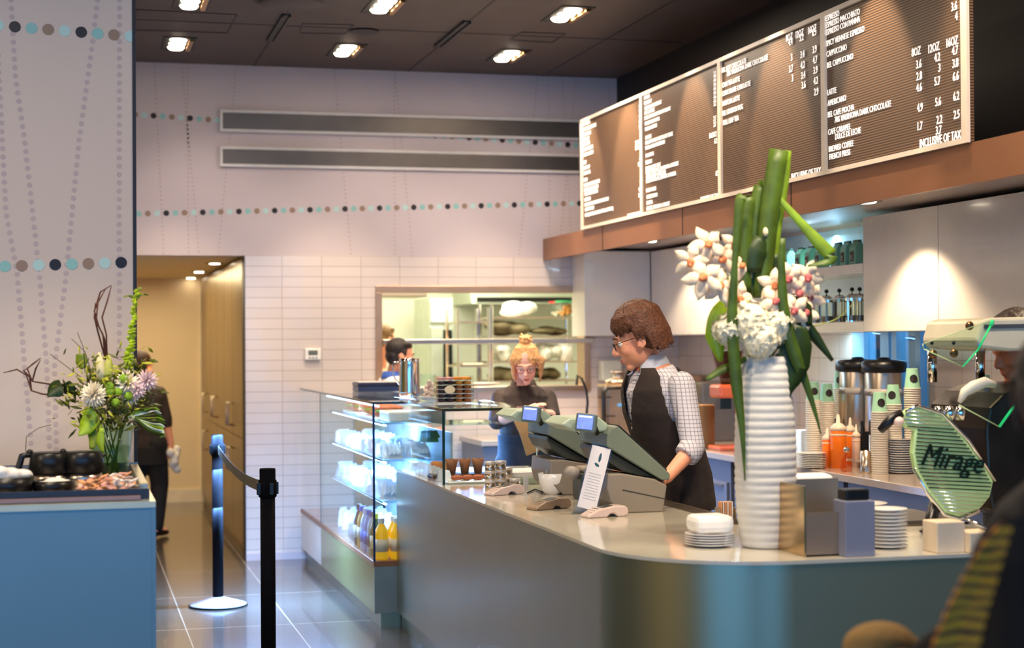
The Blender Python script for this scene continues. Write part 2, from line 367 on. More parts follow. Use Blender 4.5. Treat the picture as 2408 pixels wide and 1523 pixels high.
# dark bulkhead on the right, soffit with fascia under the menu
BX = at(1451, 300, Y=BW).x; SX = 3.54; SZ0, SZ1 = at(1277, 612, X=SX).z, at(1277, 562, X=SX).z; SY = at(1277, 590, X=SX).y
struct('wall_bulkhead', MB().box(BX, 3.0, SZ1, BX+.1, BW, CEIL), M_DARK)
fs_ = MB().box(SX, 3.4, SZ0, SX+.03, SY, SZ1).box(SX+.03, 3.4, SZ1-.03, BX, SY, SZ1).box(SX+.03, 3.4, SZ0, BX, 3.43, SZ1-.03)
struct('trim_3', fs_, M_BRONZE)
jt = MB()
for px, y in ((1417, 560), (1605, 510), (1860, 430)): yy = at(px, y, X=SX).y; jt.box(SX-.002, yy-.004, SZ0, SX, yy+.004, SZ1)
struct('trim_4', jt, M_BLACKP)
struct('ceiling_soffit', MB().box(SX+.03, 3.43, 2.335, 4.9, BW-.01, 2.36), mat('soffit_lining', (168, 150, 136), .3, .2))
CX = 4.31; SPX = 4.66; WY0, WY1 = at(2186, 850, X=SPX).y, at(2004, 850, X=SPX).y
struct('wall_right', MB().box(SPX, WY1, 0, SPX+.1, BW-.01, 2.34).box(SPX, 3.0, 0, SPX+.1, WY0, 2.34).box(SPX, WY0, 0, SPX+.1, WY1, CT), M_TILES)
# blue daylit service window behind the brewers
M_BLUEF = mat('pale_blue_frame', (150, 190, 214), .4)
w1 = MB().box(SPX, WY0, CT, SPX+.08, WY0+.03, 1.9).box(SPX, WY1-.16, CT, SPX+.08, WY1, 1.9)
for pa, pb in ((2070, 2090), (2096, 2108), (2152, 2164)): w1.box(SPX, at(pb, 850, X=SPX).y, CT, SPX+.08, at(pa, 850, X=SPX).y, 1.9)
w1.box(SPX, WY0, 1.86, SPX+.08, WY1, 1.9)
w1 = struct('window_1', w1, M_BLUEF)
struct('window_pane', MB().box(SPX+.03, WY0+.03, CT, SPX+.04, WY1-.16, 1.86), glass('window_pane', (.7, .86, .95)), w1)
struct('wall_right_over_window', MB().box(SPX, WY0, 1.9, SPX+.1, WY1, 2.34), M_TILES)
struct('wall_outside', MB().box(6.4, 7.2, 0, 6.5, BW, 3), mat('blue_outside_wall', (86, 140, 176), .7))
light('outside_daylight', 'AREA', (5.3, 8.6, 2.9), 90, (.5, .78, 1), .8, (6.4, 8.8, 1.2))
# ================================================================ LAMPS ON CEILINGS
M_BULB = mat('lamp_glow', (255, 236, 206), .5, emit=14, vary=0)
M_LAMPBOX = mat('lamp_box_black', (14, 12, 12), .5)
M_GOLD = mat('gold_reflector', (230, 170, 90), .2, 1)
spots = [((420, 102), 'near the front-left wall'), ((815, 117), 'left of the small round light'), ((1195, 130), 'nearest the dark bulkhead in the back row'),
         ((905, 12), 'cut by the top edge above the round light'), ((452, 2), 'leftmost at the top edge'), ((1335, 33), 'rightmost in the front row')]
proto = None
for i, (p, where) in enumerate(spots):
    c = at(p[0], p[1], Z=CEIL)
    lab = 'black ceiling fixture with three bulbs, '+where
    if proto is None:
        proto = thing('ceiling_downlight', lab, 'ceiling light', (c.x, c.y, CEIL), 0, 'triple ceiling downlights')
        m = MB().box(-.11, -.25, -.006, -.095, .25, .0).box(.095, -.25, -.006, .11, .25, 0).box(-.095, -.25, -.006, .095, -.235, 0).box(-.095, .235, -.006, .095, .25, 0); m.build('frame', M_LAMPBOX, proto)
        MB().box(-.095, -.235, -.002, .095, .235, .0).build('housing', M_LAMPBOX, proto)
        MB().box(.06, -.2, -.02, .09, .2, -.003).build('reflector', M_GOLD, proto)
        for k in (-1, 0, 1): MB().lathe([(0, -.022), (.045, -.018), (.058, -.004), (.058, -.002)], (-.01, k*.145, 0), 18).build('bulb', M_BULB, proto, True)
    else: copy_tree(proto, (c.x, c.y, CEIL), 0, lab)
    light('downlight', 'SPOT', (c.x, c.y, CEIL-.05), 115, WARM, .06, (c.x, c.y+.35, 0), 66, .6)
c = at(856, 72, Z=CEIL)
r = thing('round_ceiling_light', 'small plain round white light flush in the brown ceiling', 'ceiling light', (c.x, c.y, CEIL)); MB().cyl((0, 0, -.008), .09, .008, 28).build('diffuser', mat('soft_lamp', (255, 240, 214), .5, emit=1.6), r); MB().lathe([(.09, -.010), (.1, -.010), (.1, 0), (.09, 0)], n=28).build('rim', M_LAMPBOX, r)
c = at(685, 0, Z=CEIL)
r = thing('ceiling_speaker', 'round dark perforated speaker in the ceiling at the top edge', 'speaker', (c.x, c.y, CEIL)); MB().lathe([(0, -.03), (.17, -.03), (.2, -.02), (.2, 0)], n=32).build('grille', mat('speaker_grille', (84, 74, 70), .6, .3), r, True); MB().lathe([(.2, -.012), (.235, -.006), (.235, 0), (.2, 0)], n=32).build('rim', M_LAMPBOX, r)
for (pa, pb, lab) in (((672, 33), (637, 93), 'left black slot diffuser in the brown ceiling'), ((1097, 49), (1030, 106), 'right black slot diffuser in the brown ceiling')):
    a, b = at(*pa, Z=CEIL), at(*pb, Z=CEIL); x = (a.x+b.x)/2
    o = MB().box(x-.028, a.y, CEIL-.02, x-.018, b.y, CEIL).box(x+.018, a.y, CEIL-.02, x+.028, b.y, CEIL).box(x-.018, a.y, CEIL-.008, x+.018, b.y, CEIL).build('slot_diffuser', M_BLACK); tag(o, lab, 'vent')
# soffit round lamps
sp = None
for p, lab, en in (((2120, 474), 'bright round spotlight in the soffit above the closed white cabinets', 60), ((1594, 566), 'round spotlight in the soffit above the far cabinets', 60), ((2286, 478), 'small round spotlight in the soffit right of the brightest one', 60)):
    c = at(p[0], p[1], Z=2.335); c.x = 3.98
    if sp is None:
        sp = thing('soffit_spotlight', lab, 'ceiling light', (c.x, c.y, 2.335), 0, 'soffit spotlights')
        MB().lathe([(.045, -.004), (.07, -.004), (.07, 0), (.045, 0)], n=24).build('rim', M_DSTEEL, sp); MB().lathe([(0, -.012), (.035, -.010), (.045, 0)], n=20).build('bulb', M_BULB, sp, True)
    else: copy_tree(sp, (c.x, c.y, 2.335), 0, lab)
    light('soffit_spot', 'SPOT', (c.x, c.y, 2.31), en*.55, WARM, .015, (c.x+.03, c.y, 1.5), 112, .5)
for y in (5.9, 9.9, 10.7): light('soffit_spot', 'SPOT', (4.05, y, 2.31), 40, WARM, .02, (4.08, y, 1.2), 112, .5)
light('service_light', 'SPOT', (3.3, 11.6, 2.24), 40, WARM, .05, (3.3, 11.9, 0), 95, .5)
light('shelf_blue_fill', 'AREA', (4.62, 9.6, 2.28), 26, (.50, .78, 1), .05, (4.45, 9.6, 1.6), sy=2.0)  # unseen lamp added for the blue cast behind the shelves
light('under_shelf_blue_fill', 'AREA', (4.5, 9.4, 1.645), 13, (.42, .74, 1), .05, (4.6, 9.4, .9), sy=2.3)  # added below the shelves to tint the backsplash blue, no fixture there
light('woman_face_fill', 'SPOT', (2.5, 8.6, 3.62), 120, (1, .84, .68), .06, (2.75, 10.0, 1.35), 34, .8)  # unseen spot added to brighten the blond woman's face
light('barista_spot', 'SPOT', (1.9, 5.6, 3.62), 80, (1, .84, .68), .06, (2.5, 7.1, 1.5), 34, .8)
# hallway lamps
hp = None
for p, lab in (((505, 618), 'nearest round spotlight in the hallway ceiling'), ((468, 638), 'middle round spotlight in the hallway ceiling'), ((440, 658), 'farthest round spotlight in the hallway ceiling')):
    c = at(p[0], p[1], Z=TZ+.02)
    if hp is None:
        hp = thing('hallway_spotlight', lab, 'ceiling light', (c.x, c.y, TZ+.02), 0, 'hallway spotlights')
        MB().lathe([(.05, -.006), (.08, -.006), (.08, 0), (.05, 0)], n=20).build('rim', M_DSTEEL, hp); MB().lathe([(0, -.012), (.04, -.010), (.05, 0)], n=20).build('bulb', M_BULB, hp, True)
    else: copy_tree(hp, (c.x, min(c.y, HY-.1), TZ+.02), 0, lab)
# lights washing the board and the back wall
for y in (11.3, 10.4, 9.2, 8.0, 6.9): light('board_spot', 'SPOT', (3.08, y, 3.66), 105, (1, .80, .58), .03, (3.56, y-.05, 2.55), 46, .45)
for x in (.9, 2.2, 3.3): light('wall_spot', 'SPOT', (x, 11.2, 3.62), 34, (1, .82, .72), .08, (x, BW, 1.7), 80, .8)
# over the counter
for x, y, e in ((2.2, 9.6, 90), (2.1, 7.8, 110), (2.6, 6.2, 110), (3.6, 6.0, 90), (3.4, 8.6, 90), (2.9, 10.8, 80)):
    light('counter_spot', 'SPOT', (x-.2 if x < 3 else 3.3, y, 3.62), e, WARM, .06, (x, y, .9), 56, .6)

# ================================================================ MENU BOARDS
M_BOARD = wave_mat('grooved_letter_board', (128, 98, 72), (46, 32, 22), 26, .45, 'Z')
M_BFRAME = mat('board_frame_cream', (236, 220, 200), .4)
M_LET = mat('glowing_white_letters', (255, 246, 236), .5, vary=0, emit=.5)  # slight glow in the material imitates spotlight falling on the letters
TXM = lambda p: Matrix(((0, 0, -1, SX-.012), (-1, 0, 0, 0), (0, 1, 0, 0), (0, 0, 0, 1)))
edges = [at(x, 400, X=SX).y for x in (1371, 1514, 1699, 1945, 2286)]; BZ0, BZ1 = SZ1, at(1371, 282, X=SX).z
L1 = [(1373, 297, 'SANDWICHES'), (1373, 310, 'SMOKED CHICKEN & BRIE'), (1374, 322, 'HAM & CHEESE'), (1374, 334, 'TUNA MELT'), (1374, 345, 'EGG & CRESS'), (1374, 357, 'ROAST VEGETABLE'), (1375, 369, 'GRILLED CHICKEN'),
      (1375, 387, 'SOUP'), (1375, 400, 'DAILY SOUP'), (1376, 412, 'BREAD ROLL'), (1376, 428, 'SALAD'), (1377, 440, 'SALMON, POTATO, SPINACH'), (1377, 451, 'QUINOA, HERBS & LEMON'), (1378, 461, 'CAESAR WITH CHICKEN'),
      (1378, 474, 'BREAKFAST'), (1378, 486, 'GREEK YOGURT  HOUSE GRANOLA PARFAIT'), (1379, 497, 'SEASONAL FRUIT'), (1379, 510, 'BAGEL (SMOKED, EGG, HAM, TOMATO, AVOCADO)')]
L2 = [(1518, 235, 'PASTRIES'), (1518, 248, 'CROISSANT'), (1519, 260, 'CHOCOLATE CROISSANT'), (1519, 271, 'PAIN AU CHOC'), (1519, 283, 'DARK CHOCOLATE PECAN FONDANT'), (1520, 296, 'HONEY BRAN MUFFIN'), (1520, 309, 'VANILLA BRIOCHE'),
      (1521, 329, 'COOKIES'), (1521, 341, 'VALRHONA DARK CHOCOLATE CHUNK'), (1521, 353, 'VANILLA BEAN SHORTBREAD'), (1522, 371, 'MACARONS'), (1522, 387, 'DESSERTS'), (1522, 401, 'DOUBLE LEMON TART'),
      (1522, 411, 'WHITE CHOCOLATE, KALAMANSI & COCONUT'), (1523, 421, 'CLASSIC BAKED CHEESECAKE'), (1523, 431, 'DARK CHOCOLATE, RASPBERRY & VANILLA'), (1523, 453, 'POUND CAKES'), (1524, 468, 'CLASSIC LEMON'), (1524, 482, 'BANANA'), (1524, 495, 'CARROT, COCONUT & CURRANT')]
L3 = [(1701, 172, 'BEL HOT CHOCOLATE'), (1713, 180, '70% VALRHONA DARK CHOCOLATE'), (1702, 207, 'CHAI TEA LATTE'), (1702, 227, 'CHOCOLATE CHAI LATTE'), (1703, 250, 'MATCHA LATTE'), (1703, 273, 'BEL LONDON FOG'), (1704, 295, 'FULL LEAF TEA')]
L4 = [(1946, 51, 'ESPRESSO'), (1946, 67, 'ESPRESSO MACCHIATO'), (1946, 84, 'ESPRESSO CON PANNA'), (1947, 110, 'SPICY VIENNESE ESPRESSO'), (1948, 135, 'CAPPUCCINO'), (1949, 161, 'BEL CAPPUCCINO'), (1950, 225, 'LATTE'), (1951, 250, 'AMERICANO'),
      (1951, 277, 'BEL CAFE MOCHA'), (1967, 289, '70% VALRHONA DARK CHOCOLATE'), (1952, 318, 'CAFE CARAMEL'), (1968, 329, 'DULCE DE LECHE'), (1953, 358, 'BREWED COFFEE'), (1954, 376, 'FRENCH PRESS')]
P1 = [(1508, 256+i*12, '9') for i in range(5)]+[(1508, 338, 'SM 4.5'), (1508, 350, 'LG 6.5'), (1509, 378, '4'), (1509, 390, '8.5'), (1510, 401, '9'), (1510, 434, '5'), (1510, 449, '4.5'), (1510, 463, '8.5'), (1512, 506, 'INCLUSIVE OF TAX')]
P2 = [(1688, 178+i*10, '3.2') for i in range(8)]+[(1688, 283, '2.7'), (1688, 297, '2.7'), (1689, 320, 'EACH 2'), (1690, 336, '6.2'), (1693, 412, '6.5'), (1694, 465, 'INCLUSIVE OF TAX')]
P3 = [(1868, 92, '8OZ'), (1894, 83, '12OZ'), (1924, 73, '16OZ'), (1868, 104, '4.4'), (1894, 94, '5.2'), (1924, 82, '6.5'), (1868, 142, '3'), (1896, 134, '3.4'), (1925, 122, '3.9'), (1869, 168, '3.7'), (1897, 159, '4.2'), (1926, 147, '4.7'),
      (1870, 191, '3'), (1898, 183, '3.4'), (1927, 171, '3.9'), (1899, 206, '3.6'), (1928, 196, '4.2'), (1929, 222, '2.9'), (1935, 409, 'INCLUSIVE OF TAX')]
P4 = [(2256, 22, '3.6'), (2257, 47, '4'), (2170, 127, '8OZ'), (2214, 117, '12OZ'), (2258, 103, '16OZ'), (2172, 158, '3.6'), (2216, 142, '4.2'), (2258, 126, '4.7'), (2173, 186, '2.8'), (2217, 168, '3'), (2259, 156, '3.8'), (2173, 213, '4.6'), (2216, 198, '5.7'), (2260, 187, '6.6'),
      (2175, 260, '4.9'), (2218, 247, '5.6'), (2261, 234, '6.2'), (2174, 304, '1.7'), (2221, 289, '2.2'), (2262, 277, '2.5'), (2219, 314, '3.7'), (2265, 325, 'INCLUSIVE OF TAX')]
names = ['farthest menu board, smallest in view, letters packed in many short lines', 'menu board second from the far end, listing pastries and desserts', 'menu board listing hot chocolate, chai and tea with empty lower half', 'nearest menu board, listing espresso and coffees']
for i in range(4):
    ya, yb = edges[i], edges[i+1]   # ya far, yb near
    r = thing('menu_board', names[i]+', on the brown ledge', 'menu board', (SX, 0, 0), 0, 'illuminated menu boards')
    MB().box(-.006, yb, BZ0, .012, ya, BZ1).build('panel', M_BOARD, r)
    f = .022; m = MB().box(-.02, yb, BZ1-f, -.006, ya, BZ1).box(-.02, yb, BZ0, -.006, ya, BZ0+f).box(-.02, ya-f, BZ0+f, -.006, ya, BZ1-f).box(-.02, yb, BZ0+f, -.006, yb+f*(2.2 if i == 3 else 1), BZ1-f); m.build('frame', M_BFRAME, r)
    items = []
    for (px, py, t) in (L1, L2, L3, L4)[i]:
        q = at(px, py, X=SX); sz = .041 if i > 1 else .036; items.append((t, sz, (-q.y, q.z), .84 if i > 1 else .76, 'LEFT', 0))
    for (px, py, t) in (P1, P2, P3, P4)[i]:
        q = at(px, py, X=SX); items.append((t, .052 if i > 1 else .042, (-q.y, q.z), .78, 'RIGHT', 0))
    o = text_mesh('lettering', items, M_LET, r, .0015, Matrix(((0, 0, -1, -.010), (-1, 0, 0, 0), (0, 1, 0, 0), (0, 0, 0, 1))))

# ================================================================ UPPER CABINETS, SHELVES
CZ0, CZ1 = 1.66, 2.31
def cab_side(y0, y1, lab, doors=1):
    r = thing('wall_cabinet', lab, 'cabinet', (CX, y0, CZ0), 0, 'white upper cabinets')
    h = CZ1-CZ0; MB().box(.02, 0, 0, SPX-CX, y1-y0, h).build('body', M_BLOND, r)
    MB().box(0, .003, .002, .019, y1-y0-.003, h-.002).build('door', M_BLOND, r, bevel=.002)
ycab = [at(p, 700, X=CX).y for p in (1531, 1612, 1700)]; ysh = [at(p, 700, X=CX).y for p in (1700, 2030)]; yc2 = [at(p, 700, X=CX).y for p in (2030, 2207, 2420, 2700)]
cab_side(ycab[1], ycab[0], 'glossy white wall cabinet next to the inner corner, behind the barista in the waistcoat')
cab_side(ycab[2], ycab[1], 'glossy white wall cabinet just left of the open shelves')
cab_side(yc2[1], yc2[0], 'glossy white wall cabinet just right of the open shelves')
cab_side(yc2[2], yc2[1], 'glossy white wall cabinet at the right edge above the espresso machine')
cab_side(yc2[3], yc2[2]-.0, 'white wall cabinet running out of the picture on the right')
r = thing('wall_cabinet', 'white cabinet front facing the viewer right of the kitchen hatch, under the bronze soffit', 'cabinet', (at(1375, 700, Y=12.15).x, 12.15, CZ0), 0, 'white upper cabinets')
MB().box(0, .02, 0, CX-.003-at(1375, 700, Y=12.15).x, BW-.012-12.15, CZ1-CZ0).build('body', M_BLOND, r); MB().box(0, 0, 0, CX-.004-at(1375, 700, Y=12.15).x, .019, CZ1-CZ0).build('door', M_BLOND, r, bevel=.002)
sh = thing('open_shelf_unit', 'white open shelves with two thick boards between the closed cabinets', 'shelf', (CX, ysh[1], CZ0))
L = ysh[0]-ysh[1]-.006; MZ = 1.995-CZ0
MB().box(0, .003, 0, SPX-CX, L, .06).build('shelf', M_BLOND, sh, bevel=.002); MB().box(0, .003, MZ, SPX-CX, L, MZ+.055).build('shelf', M_BLOND, sh, bevel=.002)
MB().box(SPX-CX-.012, .003, .06, SPX-CX-.002, L, .65).build('back_panel', mat('daylight_blue_back', (176, 208, 222), .25, coat=.4), sh)  # blue of the daylight is put into the back panel's colour
# coffee bags on the middle shelf
M_BAG = mat('mint_paper', (140, 196, 164), .5, vary=.05); M_BAGT = mat('dark_green_foil', (40, 84, 66), .4); M_LBL = mat('brown_label', (70, 34, 28), .5)
bagx = [(1712, 0), (1732, 0), (1856, 1), (1886, 1), (1909, 1), (1933, 1), (1972, 2), (1994, 2), (2016, 2)]
bp_ = None
for i, (px, k) in enumerate(bagx):
    z = CZ0+MZ+.055; p = at(px, 610, X=CX+.09)
    lab = ['coffee bag on the middle shelf left of the tall leaf blades, ', 'mint coffee bag with a square brown label, ', 'dark green coffee bag in the trio at the shelf end, '][k]
    lab += {0: 'farther one', 1: 'nearer one', 2: 'just right of the tall blades', 3: 'first of the three brightest', 4: 'middle of the three brightest', 5: 'behind the drooping leaf tip', 6: 'left one', 7: 'middle one', 8: 'against the closed cabinet'}[i]
    if bp_ is None:
        bp_ = thing('coffee_bag', lab, 'coffee bag', (p.x, p.y, z), 0, 'coffee bags on the shelf')
        m = MB(); m.add([(-.035, -.055, 0), (.035, -.055, 0), (.035, .055, 0), (-.035, .055, 0), (-.032, -.054, .11), (.032, -.054, .11), (.032, .054, .11), (-.032, .054, .11), (-.006, -.05, .15), (.006, -.05, .15), (.006, .05, .15), (-.006, .05, .15)],
                        [(0, 3, 2, 1), (0, 1, 5, 4), (1, 2, 6, 5), (2, 3, 7, 6), (3, 0, 4, 7), (4, 5, 9, 8), (5, 6, 10, 9), (6, 7, 11, 10), (7, 4, 8, 11), (8, 9, 10, 11)]); m.build('pouch', M_BAG, bp_, bevel=.004)
        MB().box(-.010, -.051, .135, .010, .051, .155).build('folded_top', M_BAGT, bp_, bevel=.002)
        MB().box(-.037, -.028, .025, -.0345, .028, .085).build('label', M_LBL, bp_)
        text_mesh('lettering', [('BEL', .018, (0, .05), 1, 'CENTER', 0), ('CAFE', .014, (0, .034), 1, 'CENTER', 0)], M_PAPERW, bp_, .0005, Matrix(((0, 0, -1, -.038), (-1, 0, 0, 0), (0, 1, 0, 0), (0, 0, 0, 1))))
    else: copy_tree(bp_, (p.x, p.y, z), random.uniform(-.05, .05), lab, scale=(1, .72 if k == 1 else .72, .95))
bp_.scale = (1, .72, .95)
# french presses on the lower shelf
fp = None
pl = ['leftmost of the five french presses on the lower shelf', 'french press second from left on the lower shelf', 'middle french press on the lower shelf, black knob', 'french press second from right, beside the closed cabinet', 'french press partly hidden by the closed cabinet edge']
for i, px in enumerate((1916, 1944, 1974, 2004, 2022)):
    p = at(px, 740, X=CX+.1 if i % 2 else CX+.13); z = CZ0+.06
    if fp is None:
        fp = thing('french_press', pl[i], 'french press', (p.x, p.y, z), 0, 'french presses on the shelf')
        MB().lathe([(.034, .008), (.035, .008), (.035, .15), (.034, .15)], n=18).build('beaker', M_GLASS, fp, True)
        m = MB(); m.lathe([(.037, 0), (.037, .01)], n=18)
        for a in range(4):
            q = math.pi/4+a*math.pi/2; m.box(.036*math.cos(q)-.003, .036*math.sin(q)-.003, 0, .036*math.cos(q)+.003, .036*math.sin(q)+.003, .14)
        m.lathe([(.0375, .125), (.0385, .125), (.0385, .14), (.0375, .14)], n=18); m.build('frame', M_CHROME, fp)
        MB().lathe([(0, .168), (.02, .166), (.038, .152), (.038, .146), (0, .146)], n=18).build('lid', M_CHROME, fp, True)
        MB().lathe([(.003, .165), (.003, .18), (.012, .185), (.014, .193), (.008, .203), (0, .205)], n=12).build('knob', M_BLACK, fp, True)
        MB().tube([(0, -.036, .13), (0, -.07, .125), (0, -.07, .04), (0, -.036, .035)], .006, 8).build('handle', M_BLACK, fp, True)
        MB().cyl((0, 0, .01), .033, .03, 16).build('filter', M_DSTEEL, fp)
    else: copy_tree(fp, (p.x, p.y, z), .4*i, pl[i])
# under-cabinet back counter
BCX = 3.95; M_CTOP = mat('beige_stone', (176, 160, 146), .16, coat=.4, vary=.05); M_BSTEEL = mat('blue_grey_steel', (112, 112, 122), .4, .2, .08, 3)
bc = thing('back_worktop', 'long rear worktop of polished stone under the white cabinets', 'counter', (BCX, 0, 0))
MB().box(-1.1, 11.72, CT-.04, -.002, 12.45, CT).build('side_worktop', M_CTOP, bc, bevel=.004); MB().box(-1.08, 11.76, 0, 0, 12.45, CT-.04).build('side_base', M_BSTEEL, bc)
MB().box(0, 5.35, CT-.04, SPX-BCX-.005, 12.45, CT).build('worktop', M_CTOP, bc, bevel=.004)
yy = [at(p, 1150, X=BCX+.03).y for p in (1648, 1700, 1712, 1730)]
for k, (y0, y1, lab) in enumerate(((at(1702, 1150, X=BCX).y, at(1560, 1150, X=BCX).y, 'blue grey steel under-counter fridge behind the barista'), (8.2, at(1712, 1150, X=BCX).y, 'blue grey steel under-counter unit behind the white vase'), (6.6, 8.15, 'steel under-counter unit behind the steel boxes'), (5.4, 6.55, 'steel under-counter unit at the right end'))):
    r = thing('undercounter_fridge', lab, 'fridge', (BCX+.03, y0, 0), 0, 'under-counter units'); h = CT-.042
    MB().box(.02, .002, .1, .6, y1-y0-.002, h).box(.06, .02, 0, .58, y1-y0-.02, .1).build('body', M_BSTEEL, r)
    MB().box(0, .03, .14, .02, y1-y0-.03, h-.14).build('door', M_BSTEEL, r, bevel=.003)
    MB().box(-.012, .08, h-.17, 0, y1-y0-.08, h-.155).build('handle', M_STEEL, r)
# ================================================================ KITCHEN BEHIND THE HATCH
KW = mat('kitchen_white', (240, 242, 224), .5, vary=.02)
struct('wall_kitchen_back', MB().box(1.75, 16.0, 0, 5.5, 16.1, 2.8), KW); struct('wall_kitchen_left', MB().box(1.75, BW+.16, 0, 1.80, 16, 2.8), KW)
struct('wall_kitchen_right', MB().box(5.2, BW+.16, 0, 5.3, 16, 2.8), KW); struct('ceiling_kitchen', MB().box(1.80, BW+.16, 2.7, 5.3, 16.1, 2.8), KW)
h = thing('kitchen_hatch_frame', 'brushed steel frame of the serving hatch with a mid shelf rail', 'hatch frame', (0, BW, 0)); e = .05
f = MB().box(KX0, -.03, KZ1-e, KX1, .17, KZ1).box(KX0, -.03, KZ0, KX0+e, .17, KZ1-e).box(KX1-e, -.03, KZ0, KX1, .17, KZ1-e); f.build('frame', mat('warm_brushed_steel', (190, 160, 134), .35, .8), h, bevel=.003)
MB().box(KX0+e, -.06, KZ0, KX1-e, .3, KZ0+.045).build('sill', M_STEEL, h, bevel=.003)
MB().box(KX0+e, -.05, 1.605, KX1+.02, .25, 1.642).build('shelf_rail', M_STEEL, h, bevel=.003)
def kx(px, Y): return at(px, 850, Y=Y).x
def kz(py, Y): return at(1150, py, Y=Y).z
# tall oven / fridge
Y = 14.95
r = thing('kitchen_fridge', 'tall pale steel kitchen fridge with a dark gap beside its open door', 'fridge', (kx(1010, Y), Y, 0)); w = kx(1066, Y)-kx(1010, Y)
MB().box(0, 0, 0, w, .7, kz(700, Y)).build('body', mat('pale_kitchen_steel', (196, 204, 186), .35, .3), r); MB().box(.01, -.03, kz(758, Y), w-.01, 0, kz(706, Y)).build('upper_door', mat('pale_door', (226, 230, 222), .3), r, bevel=.01)
MB().box(.01, -.03, .1, w*.55, 0, kz(768, Y)).build('lower_door', mat('pale_kitchen_steel', (0, 0, 0)), r, bevel=.006); MB().box(w*.58, -.01, .1, w*.95, 0, kz(775, Y)).build('gap_panel', M_BLACK, r)
# wire rack
Y = 14.2
def rack(xa, xb, Y, levels, name, lab, posts=2):
    r = thing(name, lab, 'rack', (xa, Y, 0)); w = xb-xa; m = MB()
    for x in (0, w):
        for y in (0, .45): MB().cyl((x, y, 0), .014, levels[-1]+.12, 8).build('post', M_CHROME, r)
    for z in levels: q = MB().box(0, 0, z-.015, w, .45, z); q.build('shelf', M_STEEL, r)
    return r
lv = [kz(y, Y) for y in (1000, 905, 858, 805, 755)]
rack(kx(1078, Y), kx(1150, Y), Y, lv, 'tray_rack', 'narrow tall chrome tray rack in the middle of the kitchen')
lv2 = [kz(y, Y) for y in (960, 895, 850, 790, 745)]
rack(kx(1157, Y), kx(1366, Y), Y, lv2, 'kitchen_shelving', 'wide steel kitchen shelving loaded with bags and trays')
M_PLASTIC = mat('clear_film', (214, 214, 200), .25, coat=.4, vary=.25, scale=30, bump=.6, bscale=20)
M_BREAD = mat('bread_brown', (170, 130, 84), .8, vary=.3, scale=12); M_DBREAD = mat('dark_bread', (112, 100, 70), .8, vary=.4, scale=12)
def lump(name, lab, cat, c, d, m, group=None, seed=0, v=.02):
    random.seed(seed); q = MB()
    for i in range(9): q.ell((random.uniform(-.32, .32)*d[0], random.uniform(-.3, .3)*d[1], random.uniform(.35, .9)*d[2]), (d[0]*.3, d[1]*.3, d[2]*random.uniform(.35, .55)), 10)
    o = q.build(name, m, None, remesh=v, sm=2); o.location = c; return tag(o, lab, cat, group)
def bx_thing(name, lab, cat, c, d, m, group=None, bev=.01):
    o = MB().box(-d[0]/2, -d[1]/2, 0, d[0]/2, d[1]/2, d[2]).build(name, m, None, bevel=bev); o.location = c; return tag(o, lab, cat, group)
# things on kitchen shelves (bread in bags)
s_ = 0
for (xa, xb, li, hh, m, nm, lab) in ((1160, 1260, 3, .11, M_DBREAD, 'bread_bag', 'brown bread in clear film on the top-left of the kitchen shelving'), (1258, 1345, 3, .07, M_DBREAD, 'bread_bag', 'dark bagged loaves right of the top-left bread bag'),
        (1160, 1215, 2, .13, M_PLASTIC, 'bread_bag', 'pale film-wrapped loaf left of the blonde woman'), (1275, 1330, 2, .13, M_PLASTIC, 'bread_bag', 'film-wrapped loaf right of the blonde woman'), (1160, 1230, 1, .09, M_DBREAD, 'bread_bag', 'dark loaf low on the kitchen shelving, left end'), (1270, 1330, 1, .09, M_DBREAD, 'bread_bag', 'dark loaf low on the kitchen shelving, right end')):
    s_ += 1; X0, X1 = kx(xa, Y), kx(xb, Y); lump(nm, lab, 'bread', ((X0+X1)/2, Y+.2, lv2[li]), (X1-X0, .36, hh), m, 'bagged loaves in the kitchen', s_)
X0, X1 = kx(1195, Y), kx(1278, Y); lump('plastic_sack', 'bulging white plastic sack on top of the kitchen shelving', 'sack', ((X0+X1)/2, Y+.2, lv2[4]), (X1-X0, .34, .11), mat('white_plastic_bag', (232, 234, 226), .4, bump=.4, bscale=18), None, 20)
def tub(lab, px, zb, Y, lid, food, group='food tubs on the kitchen shelf'):
    x = kx(px, Y); r = thing('food_tub', lab, 'container', (x, Y, zb), 0, group)
    MB().lathe([(.075, 0), (.09, .13), (.087, .13), (.073, .005)], n=20).build('tub', M_GLASS, r, True); MB().cyl((0, 0, .13), .095, .015, 20).build('lid', lid, r)
    q = MB(); random.seed(3)
    for i in range(14): q.ell((random.uniform(-.045, .045), random.uniform(-.045, .045), .02+.006*i), (.022, .022, .016), 8)
    q.build('contents', food, r, True)
tub('clear tub with a green lid and orange pieces', 1331, lv2[4], Y+.1, mat('green_lid', (40, 150, 90), .4), mat('orange_food', (226, 150, 66), .6))
tub('clear tub with a red lid beside the green-lidded one', 1316, lv2[4]+.0, Y+.34, mat('red_lid', (196, 60, 56), .4), mat('cream_food', (230, 214, 190), .6))
